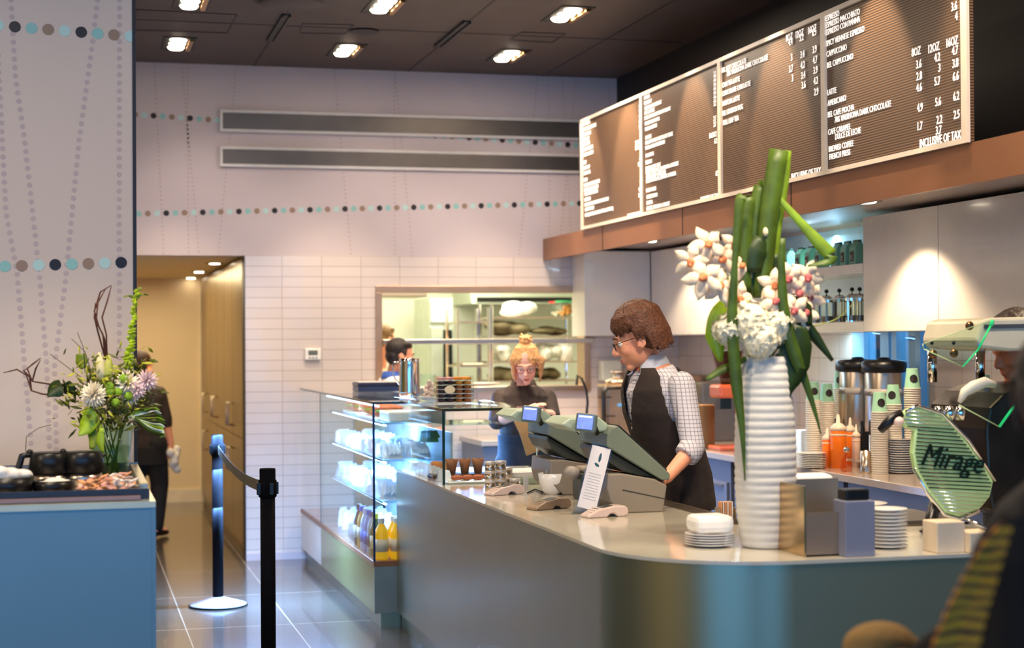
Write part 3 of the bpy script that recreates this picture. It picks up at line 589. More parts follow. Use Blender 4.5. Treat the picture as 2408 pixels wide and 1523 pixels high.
# trays in the tray rack
for li, z in enumerate(lv[:4]):
    bx_thing('baking_tray', ['lowest', 'second', 'third', 'topmost'][li]+' baking tray in the narrow chrome rack', 'tray', ((kx(1078, Y)+kx(1150, Y))/2, Y+.22, z+.001), (.2, .4, .02), M_STEEL, 'baking trays in the rack')
hd = thing('extractor_hood', 'pale steel extractor hood with a dark vent strip at the top of the hatch view', 'hood', (kx(1110, 15.2), 15.2, 1.98)); 
MB().prism([(0, 0), (.79, 0), (.79, .5), (.3, .5)], 0, 1.5, 'YZ').build('canopy', mat('pale_kitchen_steel', (0, 0, 0)), hd); MB().box(.05, -.01, .02, 1.4, 0, .06).build('vent_strip', M_BLACK, hd)
bx_thing('kitchen_ceiling_duct', 'grey duct end at the upper left of the hatch view', 'duct', (kx(925, 14.5), 14.5, kz(700, 14.5)), (.5, .6, .3), M_STEEL)
x = kx(1130, BW+.1); pl_ = thing('white_platter', 'white oval platter on the hatch sill', 'plate', (x, BW+.12, KZ0+.045)); MB().lathe([(.04, 0), (.09, .008), (.12, .022), (.118, .026), (.085, .012), (0, .008)], n=28, sx=1.3).build('dish', M_WHITE, pl_, True); MB().lathe([(.05, -.0), (.05, .004)], n=24, sx=1.3).build('foot', M_WHITE, pl_)
bk = thing('white_tub', 'white tapered plastic tub stacked on the kitchen shelving by the right post', 'bucket', (kx(1336, Y), Y+.09, lv2[2])); MB().lathe([(.06, 0), (.075, .15), (.071, .15), (.056, .004), (0, .004)], n=20).build('tub', M_WHITE, bk, True); MB().lathe([(.075, .14), (.08, .14), (.08, .152), (.075, .152)], n=20).build('rim', M_WHITE, bk)
wt = bx_thing('kitchen_worktable', 'steel kitchen table seen low through the hatch', 'table', (3.6, 13.6, 0), (1.2, .5, .95), M_STEEL)

# ================================================================ HALL CABINETS
M_OLIVE = mat('olive_bronze_laminate', (132, 108, 66), .3, .45, .08, 3)
CY = BW+.165; struct('trim_5', MB().box(HX-.005, BW-.02, 0, HX+.0, BW+.16, TZ), M_BLACKP)
hc = thing('tall_cabinet', 'tall olive bronze storage cabinets lining the right side of the hallway', 'cabinet', (HX, CY, 0)); HC = 17.25-CY
MB().box(.02, .0, .09, .45, HC, TZ-.0).box(.05, .03, 0, .43, HC, .09).build('body', M_OLIVE, hc)
mz = at(486, 984, X=HX).z
ys = [at(p, 900, X=HX).y-CY for p in (576, 547, 528, 510, 496, 486)]
for i in range(5):
    ya, yb = max(ys[i], .012), ys[i+1]
    for (z0, z1) in ((.1, mz-.006), (mz, TZ-.01)):
        d = MB().box(0, ya+.006, z0, .019, yb-.006, z1).build('door', M_OLIVE, hc, bevel=.002)
        zc = mz+.16 if z0 > .5 else mz-.2; yh = (ya+.09) if i % 2 == 1 else (yb-.09)
        MB().tube([(0, yh, zc+.09), (-.045, yh, zc+.09), (-.045, yh, zc-.09), (0, yh, zc-.09)], .007, 8).build('handle', M_STEEL, d, True)
# thermostat
p = at(735, 833, Y=BW-.01); th = thing('thermostat', 'white wall thermostat with a grey display on the tiled wall', 'thermostat', (p.x, BW-.01, p.z)); 
MB().box(-.06, -.025, -.042, .06, 0, .045).build('housing', M_WHITE, th, bevel=.006); MB().box(-.035, -.027, -.005, .035, -.0245, .03).build('display', mat('lcd_grey', (96, 104, 92), .3), th)
for k in (-1, 0, 1): MB().box(k*.025-.007, -.028, -.03, k*.025+.007, -.0245, -.02).build('button', M_DSTEEL, th)
# ================================================================ MAIN COUNTER
M_TOPW = mat('counter_stone', (196, 190, 174), .14, vary=.03, coat=.4, scale=3)
M_FACE = mat('counter_metallic_laminate', (158, 154, 128), .34, .85, .05, 1.5)
CXO, CYO, CXI, CYI, CR = 1.755, 5.0, 2.53, 5.78, .52
def corner(o=0):
    c = (CXO+CR, CYO+CR); return [(c[0]-(CR-o)*math.cos(t), c[1]-(CR-o)*math.sin(t)) for t in [math.pi/2*i/64 for i in range(65)]]
XR = 3.9; YF = 9.29
def cpoly(o): return [(CXO+o, YF)]+corner(o)+[(XR, CYO+o-.03), (XR, CYI-o), (CXI+.12-o, CYI-o), (CXI-o, CYI+.12-o), (CXI-o, YF)]
ct = thing('service_counter', 'long curved service counter with pale glossy top and brushed metallic front', 'counter', (0, 0, 0))
def prs(poly, a, b): return MB().prism(poly[::-1], a, b)
prs(cpoly(.004), .09, CT-.012).build('body', M_FACE, ct); prs(cpoly(.0), CT-.012, CT).build('worktop', M_TOPW, ct); prs(cpoly(.03), 0, .09).build('plinth', M_FACE, ct)
MB().box(CXI-.045, 6.05, CT, CXI-.02, 7.0, CT+.022).build('raised_lip', mat('dark_edge_strip', (92, 82, 70), .3, .5), ct, bevel=.003)
# ================================================================ DISPLAY CASE
KX = 1.63; KB = 2.1; KZ = .38; KT = 1.283; KY0, KY1, KYm = 9.3, 12.45, 11.42
dc = thing('pastry_display_case', 'tall glass refrigerated display case glowing blue-white in front of the tiled wall', 'display case', (0, 0, 0))
MB().box(KX, KY0, .086, KB, KYm, KZ-.03).build('base', mat('olive_metallic_panel', (140, 134, 76), .22, .6, .05, 2), dc, bevel=.002)
MB().box(KX+.04, KY0+.02, 0, KB, KY1, .086).build('plinth', M_FACE, dc)
MB().box(KX+.002, KYm, .086, KB, KY1, KZ-.03).build('white_base', mat('pale_panel', (214, 208, 196), .3), dc)
MB().box(KX-.004, KY0-.004, KZ-.03, KB, KY1, KZ).build('deck', M_BRONZE, dc, bevel=.002)
EP = mat('blue_grey_panel', (128, 142, 140), .35, .3)
MB().box(KX, KY0-.006, .086, KB, KY0, KZ-.03).build('end_panel', EP, dc)
g = MB().box(KX, KY0, KZ, KX+.006, KY1, KT-.012); g.build('front_pane', M_GLASS, dc)
MB().box(KX+.006, KY0, KZ, KB, KY0+.006, KT-.012).build('end_pane', M_GLASS, dc); MB().box(KX+.006, KYm-.003, KZ, KB, KYm+.003, KT-.012).build('divider_pane', glass('tinted_glass', (.75, .9, .92)), dc)
MB().box(KX-.004, KY0-.004, KT-.012, KB, KY1, KT).build('top_pane', M_GLASS, dc)
MB().box(KX-.006, KY0-.006, KT-.0125, KX-.0035, KY1, KT+.0005).box(KX-.0035, KY0-.0065, KT-.0125, 1.80, KY0-.004, KT+.0005).build('top_edge', M_GEDGE, dc)
M_BEDGE = mat('dark_blue_glass_edge', (20, 36, 84), .1)
MB().box(KX-.006, KY0-.007, KZ, KX+.007, KY0-.0005, KT-.013).build('corner_edge', M_BEDGE, dc)
MB().box(KX-.003, KYm-.02, KZ, KX-.0005, KYm+.0, KT-.013).build('joint_edge', M_GEDGE, dc)
SHZ = [.714, .95, 1.162]
for i, z in enumerate(SHZ):
    x0 = 1.685
    MB().box(x0, KY0+.02, z-.008, KB-.03, KYm-.08, z).build('glass_shelf', glass('shelf_glass', (.8, .94, .96)), dc)
    MB().box(x0-.003, KY0+.02, z-.009, x0, KYm-.08, z+.001).build('shelf_edge', mat('teal_shelf_edge', (70, 130, 150), .2), dc)
MB().box(KB-.02, KY0+.01, KZ, KB-.008, KYm-.01, 1.10).build('back_panel', mat('case_back_white', (214, 224, 232), .4), dc)
M_LED = mat('led_blue_white', (170, 205, 255), .5, emit=9, vary=0)
for z, x in ((KT-.03, KX+.03), (SHZ[2]-.02, 1.70), (SHZ[1]-.02, 1.70), (SHZ[0]-.02, 1.70)):
    MB().box(x, KY0+.04, z, x+.012, KYm-.1, z+.008).build('led_strip', M_LED, dc)
    light('case_led', 'AREA', (x+.03, (KY0+KYm)/2, z-.006), 75, (.20, .46, 1), .03, (x+.12, (KY0+KYm)/2, z-1), sy=KYm-KY0-.2).visible_camera = True
# food in the case
random.seed(11)
M_CRO = mat('golden_pastry', (206, 128, 60), .6, vary=.3, scale=40); M_GREENS = mat('salad_green', (110, 150, 60), .7, vary=.3, scale=30); M_FILM = mat('clear_film_wrap', (226, 232, 244), .18, coat=.5, vary=.1, scale=40, bump=.5, bscale=40)
M_BREADR = mat('roll_crust', (196, 104, 66), .6, vary=.25, scale=30)
bx_thing('serving_tray', 'white rectangular tray under the filled rolls at the far part of the top case shelf', 'tray', (1.87, 10.35, SHZ[2]+.001), (.3, 1.3, .012), M_WHITE)
def roll(loc, lab, g):
    r = thing('filled_roll', lab, 'sandwich', loc, random.uniform(-.3, .3), g)
    MB().ell((0, 0, .022), (.1, .045, .02), 14).build('lower_bun', M_BREADR, r, True); q = MB()
    for i in range(7): q.ell((-.07+.023*i, random.uniform(-.03, -.045), .034), (.018, .016, .009), 8)
    q.build('greens', M_GREENS, r, True); MB().ell((0, .006, .048), (.095, .042, .024), 14).build('upper_bun', M_BREADR, r, True); return r
r0 = roll((1.82, 9.86, SHZ[2]+.013), 'crusty roll filled with greens in the top shelf row of the case', 'filled rolls on the top shelf of the case')
for i in range(7): copy_tree(r0, (1.82+random.uniform(-.02, .02), 10.0+i*.14, SHZ[2]+.013), random.uniform(-.3, .3))
bx_thing('cake_box', 'long white box near the case corner on the top shelf', 'box', (1.9, 9.52, SHZ[2]+.001), (.34, .3, .06), M_WHITE)
k = 0
def wrapped(lab, g, sz, m=M_FILM):
    w = MB(); random.seed(sz[0]*1000)
    a, b, h = sz[0]*.45, sz[1]*.42, sz[2]
    w.add([(-a, -b, 0), (a, -b, 0), (a, b, 0), (-a, b, 0), (-a*.9, -b*.1, h), (a*.9, -b*.25, h*.9), (a*.8, b*.7, h*.55), (-a*.8, b*.8, h*.6)], [(0, 3, 2, 1), (0, 1, 5, 4), (1, 2, 6, 5), (2, 3, 7, 6), (3, 0, 4, 7), (4, 5, 6, 7)])
    for i in range(4): c = random.uniform(-a, a)*.8; w.add([(c, -b, h*.3), (c+.02, -b*1.1, h*.5), (c+.01, 0, h*1.15), (c-.02, .01, h*1.05)], [(0, 1, 2, 3)])
    return tag(w.build('wrapped_sandwich', m, None, bevel=.006), lab, 'wrapped food', g)
def row(o, z, xs, ys, first=True, jit=.012):
    for i, (x, y) in enumerate([(x, y) for y in ys for x in xs]):
        c = o if i == 0 else o.copy()
        if i: COL.objects.link(c)
        c.location = (x+random.uniform(-jit, jit), y+random.uniform(-jit, jit), z+.001); c.rotation_euler = (0, 0, random.uniform(-.25, .25))
rng = lambda a, b, n: [a+(b-a)*i/(n-1) for i in range(n)]
row(wrapped('film-wrapped sandwich on the second case shelf, glowing pale blue', 'wrapped food on the second case shelf', (.13, .14, .075)), SHZ[1], (1.76, 1.93), rng(9.45, 11.2, 10))
row(wrapped('film-wrapped food pack on the third case shelf, glowing pale blue', 'wrapped food on the third case shelf', (.14, .15, .09)), SHZ[0], (1.77, 1.95), rng(9.45, 11.2, 9))
st_ = wrapped('green-filled clear box on the second case shelf near the corner', None, (.12, .1, .06), mat('green_food', (60, 170, 110), .4)); st_.location = (1.98, 9.45, SHZ[1]+.09)
# bottles on the case deck
def bottle(name, lab, cat, loc, body, cap, lab_m, h=.22, r_=.034, g=None, sq=False):
    r = thing(name, lab, cat, loc, 0, g)
    MB().lathe([(r_*.9, 0), (r_, .01), (r_, h*.62), (r_*.85, h*.72), (r_*.42, h*.86), (r_*.42, h*.9)], n=4 if sq else 18).build('body', body, r, not sq, bevel=.004 if sq else 0)
    MB().lathe([(r_*1.02, h*.2), (r_*1.02, h*.5)], n=4 if sq else 18).build('label', lab_m, r, not sq); MB().cyl((0, 0, h*.88), r_*.5, h*.12, 14).build('cap', cap, r); return r
M_OJ = mat('yellow_juice', (255, 190, 8), .35, emit=.25); M_JLAB = mat('cream_label', (240, 222, 186), .5)
b0 = bottle('juice_bottle', 'plump yellow juice bottle with white cap at the near corner of the case floor', 'bottle', (1.685, 9.37, KZ+.001), M_OJ, M_WHITE, M_JLAB, .235, .040, 'yellow juice bottles in the case')
for i, (x, y) in enumerate(((1.775, 9.37), (1.865, 9.37), (1.955, 9.37), (1.775, 9.47), (1.865, 9.47), (1.955, 9.47))): copy_tree(b0, (x, y, KZ+.001))
BC = [((1.675, 9.50), (90, 110, 60), (212, 216, 60), (232, 228, 180), 'bottle with a yellow cap and dark print, second from the case corner'), ((1.675, 9.60), (206, 214, 226), (60, 80, 160), (40, 50, 70), 'clear bottle with a dark label behind the yellow-capped one'),
      ((1.675, 9.72), (150, 170, 220), (60, 90, 200), (48, 90, 200), 'blue labelled water bottle on the case floor'), ((1.675, 9.84), (206, 214, 226), (220, 224, 230), (80, 120, 210), 'pale water bottle beside the blue labelled one'),
      ((1.675, 9.96), (220, 160, 90), (60, 90, 180), (220, 200, 160), 'orange tea bottle with a blue cap on the case floor'), ((1.675, 10.08), (90, 52, 40), (30, 26, 30), (200, 180, 160), 'brown drink bottle at the far end of the bottle row')]
for i, (p, c1, c2, c3, lab) in enumerate(BC): bottle('drink_bottle', lab, 'bottle', (p[0], p[1], KZ+.001), mat('drink_%d' % i, c1, .15, coat=.5), mat('cap_%d' % i, c2, .4), mat('label_%d' % i, c3, .5), .25, .034, None)
row(wrapped('wrapped pack stacked on the case floor behind the bottles', 'packs on the case floor', (.15, .15, .11)), KZ, (1.78, 1.96), rng(9.65, 11.2, 8))
lump('basket_of_snacks', 'dark basket of wrapped snacks on the case floor beyond the bottles', 'basket', (1.72, 10.35, KZ), (.14, .34, .1), mat('dark_basket', (80, 56, 48), .7, vary=.4, scale=30), None, 5)
# ================================================================ GLASS BOX ON THE COUNTER
GX0, GX1, GY0, GY1 = 1.79, 2.28, 8.18, 9.29
gb = thing('counter_glass_guard', 'clear glass box standing on the counter end with dark green edges', 'glass guard', (0, 0, CT))
zt = KT-CT
MB().box(GX0, GY0, 0, GX0+.008, GY1, zt-.012).build('side_pane', M_GLASS, gb); MB().box(GX0+.008, GY0, 0, GX1, GY0+.008, zt-.012).build('end_pane', M_GLASS, gb); MB().box(GX0-.003, GY0-.003, zt-.012, GX1, GY1, zt).build('top_pane', M_GLASS, gb)
MB().box(GX0-.005, GY0-.006, zt-.0125, GX1, GY0-.003, zt+.0005).box(GX0-.0055, GY0-.006, zt-.0125, GX0-.003, GY1, zt+.0005).build('top_edge', mat('dark_bronze_edge', (48, 52, 40), .15), gb)
MB().box(GX0-.006, GY0-.006, 0, GX0+.007, GY0-.0005, zt-.013).build('corner_edge', M_GEDGE, gb)
MB().box(GX1-.003, GY0-.002, -.0+.0, GX1+.001, GY0+.008, zt-.013).build('far_corner_edge', mat('pale_glass_edge', (180, 206, 206), .2), gb)
MB().box(1.93, GY1-.55, .27, GX1-.02, GY1-.02, .276).build('glass_shelf', glass('shelf_glass'), gb)
# muffins
M_WRAP = mat('brown_muffin_paper', (150, 96, 62), .7, vary=.12); M_MUF = mat('chocolate_crumb', (70, 38, 30), .8, vary=.3, scale=60, bump=.5)
tr = bx_thing('pastry_tray', 'pale green-white tray holding small pastries at the glass corner', 'tray', (1.98, 8.30, CT), (.32, .16, .012), M_WHITE)
mf = None
for i, (px, py) in enumerate(((1062, 1112), (1093, 1112), (1124, 1112))):
    p = at(px, 1110, Y=8.52)
    lab = ['leftmost brown paper muffin in the counter glass box', 'middle brown paper muffin in the counter glass box', 'rightmost brown paper muffin in the counter glass box'][i]
    if mf is None:
        mf = thing('muffin', lab, 'muffin', (p.x, 8.52, CT+.03), 0, 'muffins in the counter glass box')
        MB().lathe([(.020, 0), (.027, .045), (.032, .075), (.0305, .075), (.026, .045), (0, .04)], n=24, fn=lambda a, z: 1+.14*math.cos(4*a)*(z/.075)**2).build('paper_cup', M_WRAP, mf, True); MB().ell((0, 0, .055), (.025, .025, .022), 14).build('crumb', M_MUF, mf, True)
    else: copy_tree(mf, (p.x, 8.52, CT+.03), i*.9, lab)
bx_thing('muffin_board', 'dark board under the muffins', 'tray', (2.01, 8.52, CT), (.44, .14, .029), mat('dark_board', (62, 36, 26), .5))
for i in range(5):
    o = MB().ell((0, 0, .014), (.034, .018, .014), 12).build('small_pastry', M_BREADR, None, True); o.location = (1.88+.055*i, 8.27, CT+.013); tag(o, 'small reddish pastry on the tray at the glass corner', 'pastry', 'small pastries on the corner tray')
wp = None
for i in range(7):
    y = 8.42+.115*i
    o = wp.copy() if wp else MB().add([(-.04, -.03, 0), (.04, -.03, 0), (.04, .03, 0), (-.04, .03, 0), (-.028, 0, .06), (.03, 0, .055)], [(0, 3, 2, 1), (0, 1, 5, 4), (1, 2, 5), (2, 3, 4, 5), (3, 0, 4)]).build('wrapped_wedge', M_FILM, None, bevel=.004)
    if wp: COL.objects.link(o)
    wp = wp or o; o.location = (1.845, y, CT+.001); tag(o, 'film-wrapped wedge in the row behind the side glass of the counter box', 'wrapped food', 'film-wrapped wedges on the counter')
lump('croissant_pile', 'golden pastry behind the wedges in the counter box', 'pastry', (1.93, 8.9, CT), (.1, .16, .06), M_CRO, None, 9, .012)
# tins
tn = None
for cx_, base, n in ((1153, 1149, 3), (1178, 1147, 3), (1202, 1143, 2), (1211, 1146, 1)):
    p = at(cx_, base, Z=CT); 
    if cx_ == 1202: p.y += .075
    p.y = min(p.y, 8.10)
    for k in range(n):
        lab = 'small round silver tin before the glass box, '+('top of its stack' if k == n-1 else 'lower in its stack')
        loc = (p.x, p.y, CT+.045*k*1.0)
        if tn is None:
            tn = thing('silver_tin', lab, 'tin', loc, 0, 'stacked silver tins'); MB().lathe([(.025, 0), (.026, .002), (.026, .030), (.025, .030)], n=20).build('tin', M_STEEL, tn, True); MB().lathe([(0, .0305), (.027, .0305), (.027, .044), (0, .0445)], n=20).build('lid', mat('frosted_lid', (222, 214, 206), .3, .4), tn, True)
        else: copy_tree(tn, loc, 0, lab)
for o in [o for o in COL.objects if o.name.startswith('silver_tin')]: o.scale = (1.0, 1.0, 1)
# ================================================================ ON THE CASE TOP
TP = KT+.001
p = at(963, 931, Z=TP); pt = thing('steel_pitcher', 'tall polished steel pitcher with handle standing on the glass case top', 'pitcher', (p.x, p.y, TP))
MB().lathe([(.0, 0), (.062, 0), (.066, .006), (.066, .03), (.062, .2), (.060, .215), (.063, .235), (.060, .235), (.057, .215), (.06, .03), (0, .02)], n=28).build('body', M_CHROME, pt, True)
MB().tube([(-.058, 0, .215), (-.10, 0, .21), (-.105, 0, .13), (-.065, 0, .075)], .006, 8).build('handle', M_CHROME, pt, True); MB().add([(.05, -.03, .21), (.05, .03, .21), (.085, 0, .24), (.055, 0, .2)], [(0, 2, 1), (0, 3, 2), (1, 2, 3), (0, 1, 3)]).build('spout', M_CHROME, pt)
p = at(893, 919, Z=TP); tb = thing('dark_tray_box', 'flat dark navy box with pale top at the far end of the case top', 'box', (p.x, p.y, TP)); MB().box(-.17, -.12, 0, .14, .12, .035).build('base', mat('navy_plastic', (40, 52, 84), .3), tb, bevel=.004); MB().box(-.172, -.122, .037, .142, .122, .062).build('lid', mat('navy_lid', (36, 36, 60), .3), tb, bevel=.004); MB().box(-.165, -.115, .0625, .135, .115, .068).build('top_liner', M_WHITE, tb)
p = at(975, 938, Z=TP); pls = None
for k in range(4):
    if pls is None:
        pls = tag(MB().lathe([(0, 0), (.07, 0), (.125, .009), (.125, .011), (.07, .004), (0, .004)], n=32).build('glass_plate', mat('ice_white_glass', (222, 232, 244), .1, coat=.5), None, True), 'pale glass plate in the low stack under the steel pitcher', 'plate', 'glass plates on the case top'); pls.location = (p.x+.08, p.y-.32, TP)
    else: c = pls.copy(); COL.objects.link(c); c.location = (p.x+.08, p.y-.32, TP+.0045*k)
# macaron box: six tiers of macarons in a clear ring box
p = at(1067, 947, Z=TP); mc = thing('macaron_box', 'clear tiered box of macarons, dark ones left and orange ones right, on the case top', 'macaron box', (p.x, p.y, TP))
MB().box(-.1, -.055, 0, .1, .055, .004).build('base_plate', M_WHITE, mc)
gl = MB(); gl.box(-.1, -.057, .004, .1, -.055, .15); gl.box(-.1, .055, .004, .1, .057, .15); gl.box(-.102, -.057, .004, -.1, .057, .15); gl.box(.1, -.057, .004, .102, .057, .15); gl.build('clear_wall', M_GLASS, mc)
MT = [mat('macaron_dark', (70, 40, 48), .7), mat('macaron_orange', (236, 150, 52), .7), mat('macaron_brown', (176, 98, 48), .7), mat('macaron_pink', (222, 160, 158), .7)]
for k in range(6):
    tt = MB().box(-.099, -.054, .004+.024*k, .099, .054, .006+.024*k).build('tier', mat('tier_plastic', (226, 224, 224), .2), mc)
    for i in range(4):
        for j in range(2):
            mt = (MT[3] if i < 2 else MT[1]) if k == 5 else (MT[0] if i < 2 else (MT[1] if k == 4 else MT[2]))
            MB().lathe([(0, 0), (.018, .001), (.0215, .005), (.019, .009), (.0215, .012), (.018, .0165), (0, .018)], (-.074+.049*i, -.027+.054*j, .0065+.024*k), 14).build('macaron', mt, mc, True)
MB().ell((0, 0, 0), (.03, .002, .022), 16).build('paper_seal', M_JLAB, mc).location = (-.035, -.06, .075)
MB().lathe([(0, 0), (.02, .001), (.02, .012), (0, .014)], n=14)
jar = thing('glass_jar', 'small clear glass jar with pale sweets between pitcher and macaron box', 'jar', tuple(at(1008, 940, Z=TP))); MB().lathe([(.05, 0), (.052, .01), (.052, .13), (.046, .15), (.044, .15), (.048, .12), (.048, .006)], n=24).build('jar', M_GLASS, jar, True)
q = MB(); random.seed(4)
for i in range(16): q.ell((random.uniform(-.028, .028), random.uniform(-.028, .028), .015+i*.006), .014, 8)
q.build('sweets', mat('pale_sweets', (222, 190, 176), .5, vary=.2), jar, True)

# ================================================================ POINT OF SALE
M_POS = mat('grey_green_plastic', (112, 122, 106), .4, vary=.04); M_POSL = mat('light_grey_green', (168, 186, 164), .35, vary=.04); M_POSB = mat('taupe_grey_plastic', (134, 124, 110), .45, vary=.04); M_POSD = mat('dark_pos', (52, 56, 50), .4)
YN = at(1559, 1203, Z=CT).y
def pr(pts): return [(lambda v: (v.x, max(0, v.z-CT)))(at(x, y, Y=YN)) for x, y in pts]
def ext(pts, y0, y1, name, m, par, bev=.004):
    poly = pr(pts); mb = MB(); mb.prism(poly, y0, y1, 'XZ'); return mb.build(name, m, par, bevel=bev)
pos = thing('register_terminal', 'nearest grey register terminal with tilted screen, in front of the barista in the waistcoat', 'cash register', (0, YN, CT), 0, 'register terminals')
ext([(1430, 1114), (1464, 1113), (1540, 1126), (1569, 1141), (1560, 1204.5), (1464, 1206), (1436, 1180), (1428, 1150)], 0, .34, 'base', M_POSB, pos, .006)
ext([(1440, 1004), (1452, 1000), (1577, 1114), (1575, 1128), (1558, 1129), (1500, 1094), (1427, 1049), (1428, 1020)], -.0, .40, 'screen_housing', M_POS, pos, .006)
ext([(1425, 1052), (1498, 1096), (1552, 1126), (1520, 1122), (1470, 1110), (1437, 1087), (1424, 1062)], .03, .37, 'hinge_body', M_POSD, pos, .006)
ext([(1454, 999), (1460, 1001), (1572, 1104), (1570, 1108)], .015, .385, 'touch_screen', mat('screen_glass', (30, 36, 40), .1), pos, .001)
ext([(1330, 1000), (1352, 984), (1420, 982), (1442, 1000), (1438, 1016), (1400, 1018), (1360, 1016)], .06, .34, 'rear_cover', M_POSL, pos, .008)
ext([(1464, 1150), (1567, 1172), (1566, 1174), (1464, 1153)], -.001, .0, 'seam', M_POSD, pos, 0)
def disp(px, py, par, lab=None):
    a = at(px, py, Y=YN); dsp = MB().box(-.043, -.0, -.038, .043, .045, .038).build('customer_display', mat('blue_grey_plastic', (92, 110, 108), .4), par, bevel=.008); dsp.location = (a.x, -.03, a.z-CT); dsp.rotation_euler = (-.12, .1, -.45)
    MB().box(-.034, -.002, -.028, .030, .0, .030).build('lit_screen', mat('lit_blue_screen', (104, 124, 240), .3, emit=.9, vary=.15, scale=60), dsp)
    MB().box(-.03, -.0025, .02, .026, -.0021, .027).build('screen_bar', mat('screen_bar_white', (200, 214, 255), .3, emit=.9), dsp)
    MB().tube([(a.x+.045, .01, a.z-CT-.01), (a.x+.075, .06, a.z-CT-.05)], .014, 8).build('display_neck', M_POSD, par, True)
disp(1372, 992, pos)
pos2 = copy_tree(pos, (0, YN+.86, CT), None, 'farther grey register terminal with tilted screen, nearer the glass box')
pos.rotation_euler = pos2.rotation_euler = (0, 0, 0)
rp = thing('receipt_printer', 'dark grey receipt printer between the two register terminals', 'printer', tuple(at(1408, 1178, Z=CT)+Vector((0, .12, 0)))); MB().box(-.065, -.07, 0, .075, .08, .125).build('body', M_POSD, rp, bevel=.01); MB().box(-.06, -.06, .125, .07, .06, .15).build('cover', M_POSB, rp, bevel=.012); MB().tube([(-.085, -.03, .12), (-.085, .05, .12)], .03, 14).build('paper_roll', mat('grey_roll', (150, 142, 134), .6), rp, True)
# card readers
M_RD = mat('mauve_grey_plastic', (206, 184, 174), .3, coat=.3)
rd = None
for (px, py, rz, lab, sc, m_) in ((1186, 1162, .35, 'farthest handheld card reader lying on the counter before the silver tins', 1.0, 0), (1290, 1196, .35, 'brown-grey card reader lying between cup and counter edge', 1.0, 1), (1420, 1214, .2, 'nearest and largest card reader with arched underside beside the register', 1.0, 0)):
    p = at(px, py, Z=CT)
    prof = [(-.09, 0), (-.085, .012), (-.04, .034), (.03, .046), (.075, .044), (.09, .034), (.092, .008), (.07, .0), (.045, .0), (.03, .014), (.01, .014), (-.005, 0)]
    r = thing('card_reader', lab, 'card reader', (p.x, p.y, CT), rz, 'card readers')
    MB().prism([(x*(1.05), z) for x, z in prof], -.038, .038, 'XZ').build('housing', M_RD if m_ == 0 else mat('brown_grey_plastic', (136, 112, 88), .4), r, bevel=.006)
    MB().add([(-.02, -.026, .0385), (.028, -.026, .0475), (.028, .026, .0475), (-.02, .026, .0385)], [(0, 1, 2, 3)]).build('screen', M_POSD, r)
    for a in range(3):
        for b in range(3): MB().bx((-.038-.013*a, -.018+.018*b, .0315-.0065*a), (.009, .012, .008)).build('key', M_DSTEEL, r)
# cup
p = at(1306, 1164, Z=CT); cu = thing('white_cup', 'white ceramic cup holding cards, between the glass box and the register', 'cup', (p.x, p.y+.05, CT))
MB().lathe([(0, 0), (.032, 0), (.05, .02), (.063, .06), (.067, .1), (.063, .1), (.058, .06), (.045, .022), (0, .012)], n=32).build('bowl', M_WHITE, cu, True)
tag(MB().box(-.03, -.001, 0, .03, .001, .07).build('paper_card', mat('pale_green_card', (196, 212, 200), .6)), 'pale card standing in the white cup', 'card').location = (p.x, p.y+.05, CT+.045)
# sign holder
a = at(1378, 1100, Y=YN+.03)
sg = thing('acrylic_sign', 'clear acrylic stand with a white printed card leaning beside the card readers', 'sign', (a.x, a.y, CT), -.45)
X_ = .0
Mt = Matrix.Rotation(-.10, 4, 'X') @ Matrix.Rotation(.24, 4, 'Y')
q = MB(); q.M = Mt; q.box(-.05, -.003, 0, .042, .003, .30); q.build('acrylic_panel', glass('acrylic', (.92, .94, .97)), sg)
q = MB(); q.M = Mt; q.box(-.044, -.0045, .02, .036, -.0032, .285); q.build('card', mat('card_white', (226, 222, 224), .5), sg)
q = MB(); q.M = Mt; q.ell((0, -.0048, .24), (.006, .0008, .02), 10); q.ell((-.006, -.0048, .208), (.012, .0008, .006), 10, (0, .5, 0)); q.build('emblem', mat('emblem_teal', (40, 84, 96), .5), sg)
q = MB(); q.M = Mt; [q.box(-.03, -.0052, .06+.012*i, .024, -.0046, .063+.012*i) for i in range(10)]; q.build('printed_lines', mat('faint_print', (180, 182, 184), .6), sg)
MB().box(-.06, -.03, 0, .055, .035, .006).build('foot', glass('acrylic'), sg)
tag(MB().box(-.012, -.002, 0, .012, .002, .06).build('small_card', M_PAPERW), 'small upright white card by the farthest card reader', 'card').location = at(1237, 1150, Z=CT)
p = at(1262, 1142, Z=CT); gbx = thing('document_tray', 'flat pale green tray box behind the white cup', 'tray', (p.x, p.y+.25, CT)); MB().box(-.12, -.15, 0, .13, .15, .035).build('tray', M_POSL, gbx, bevel=.006); MB().box(-.115, -.14, .036, .125, .14, .06).build('paper_stack', M_PAPERW, gbx, bevel=.002)
cb = MB().tube([at(1240, 1158, Z=CT+.004), at(1258, 1150, Z=CT+.004), at(1275, 1156, Z=CT+.004), at(1282, 1146, Z=CT+.004)], .003, 6).build('black_cable', M_BLACK, None, True); tag(cb, 'short black cable lying on the counter left of the cup', 'cable')
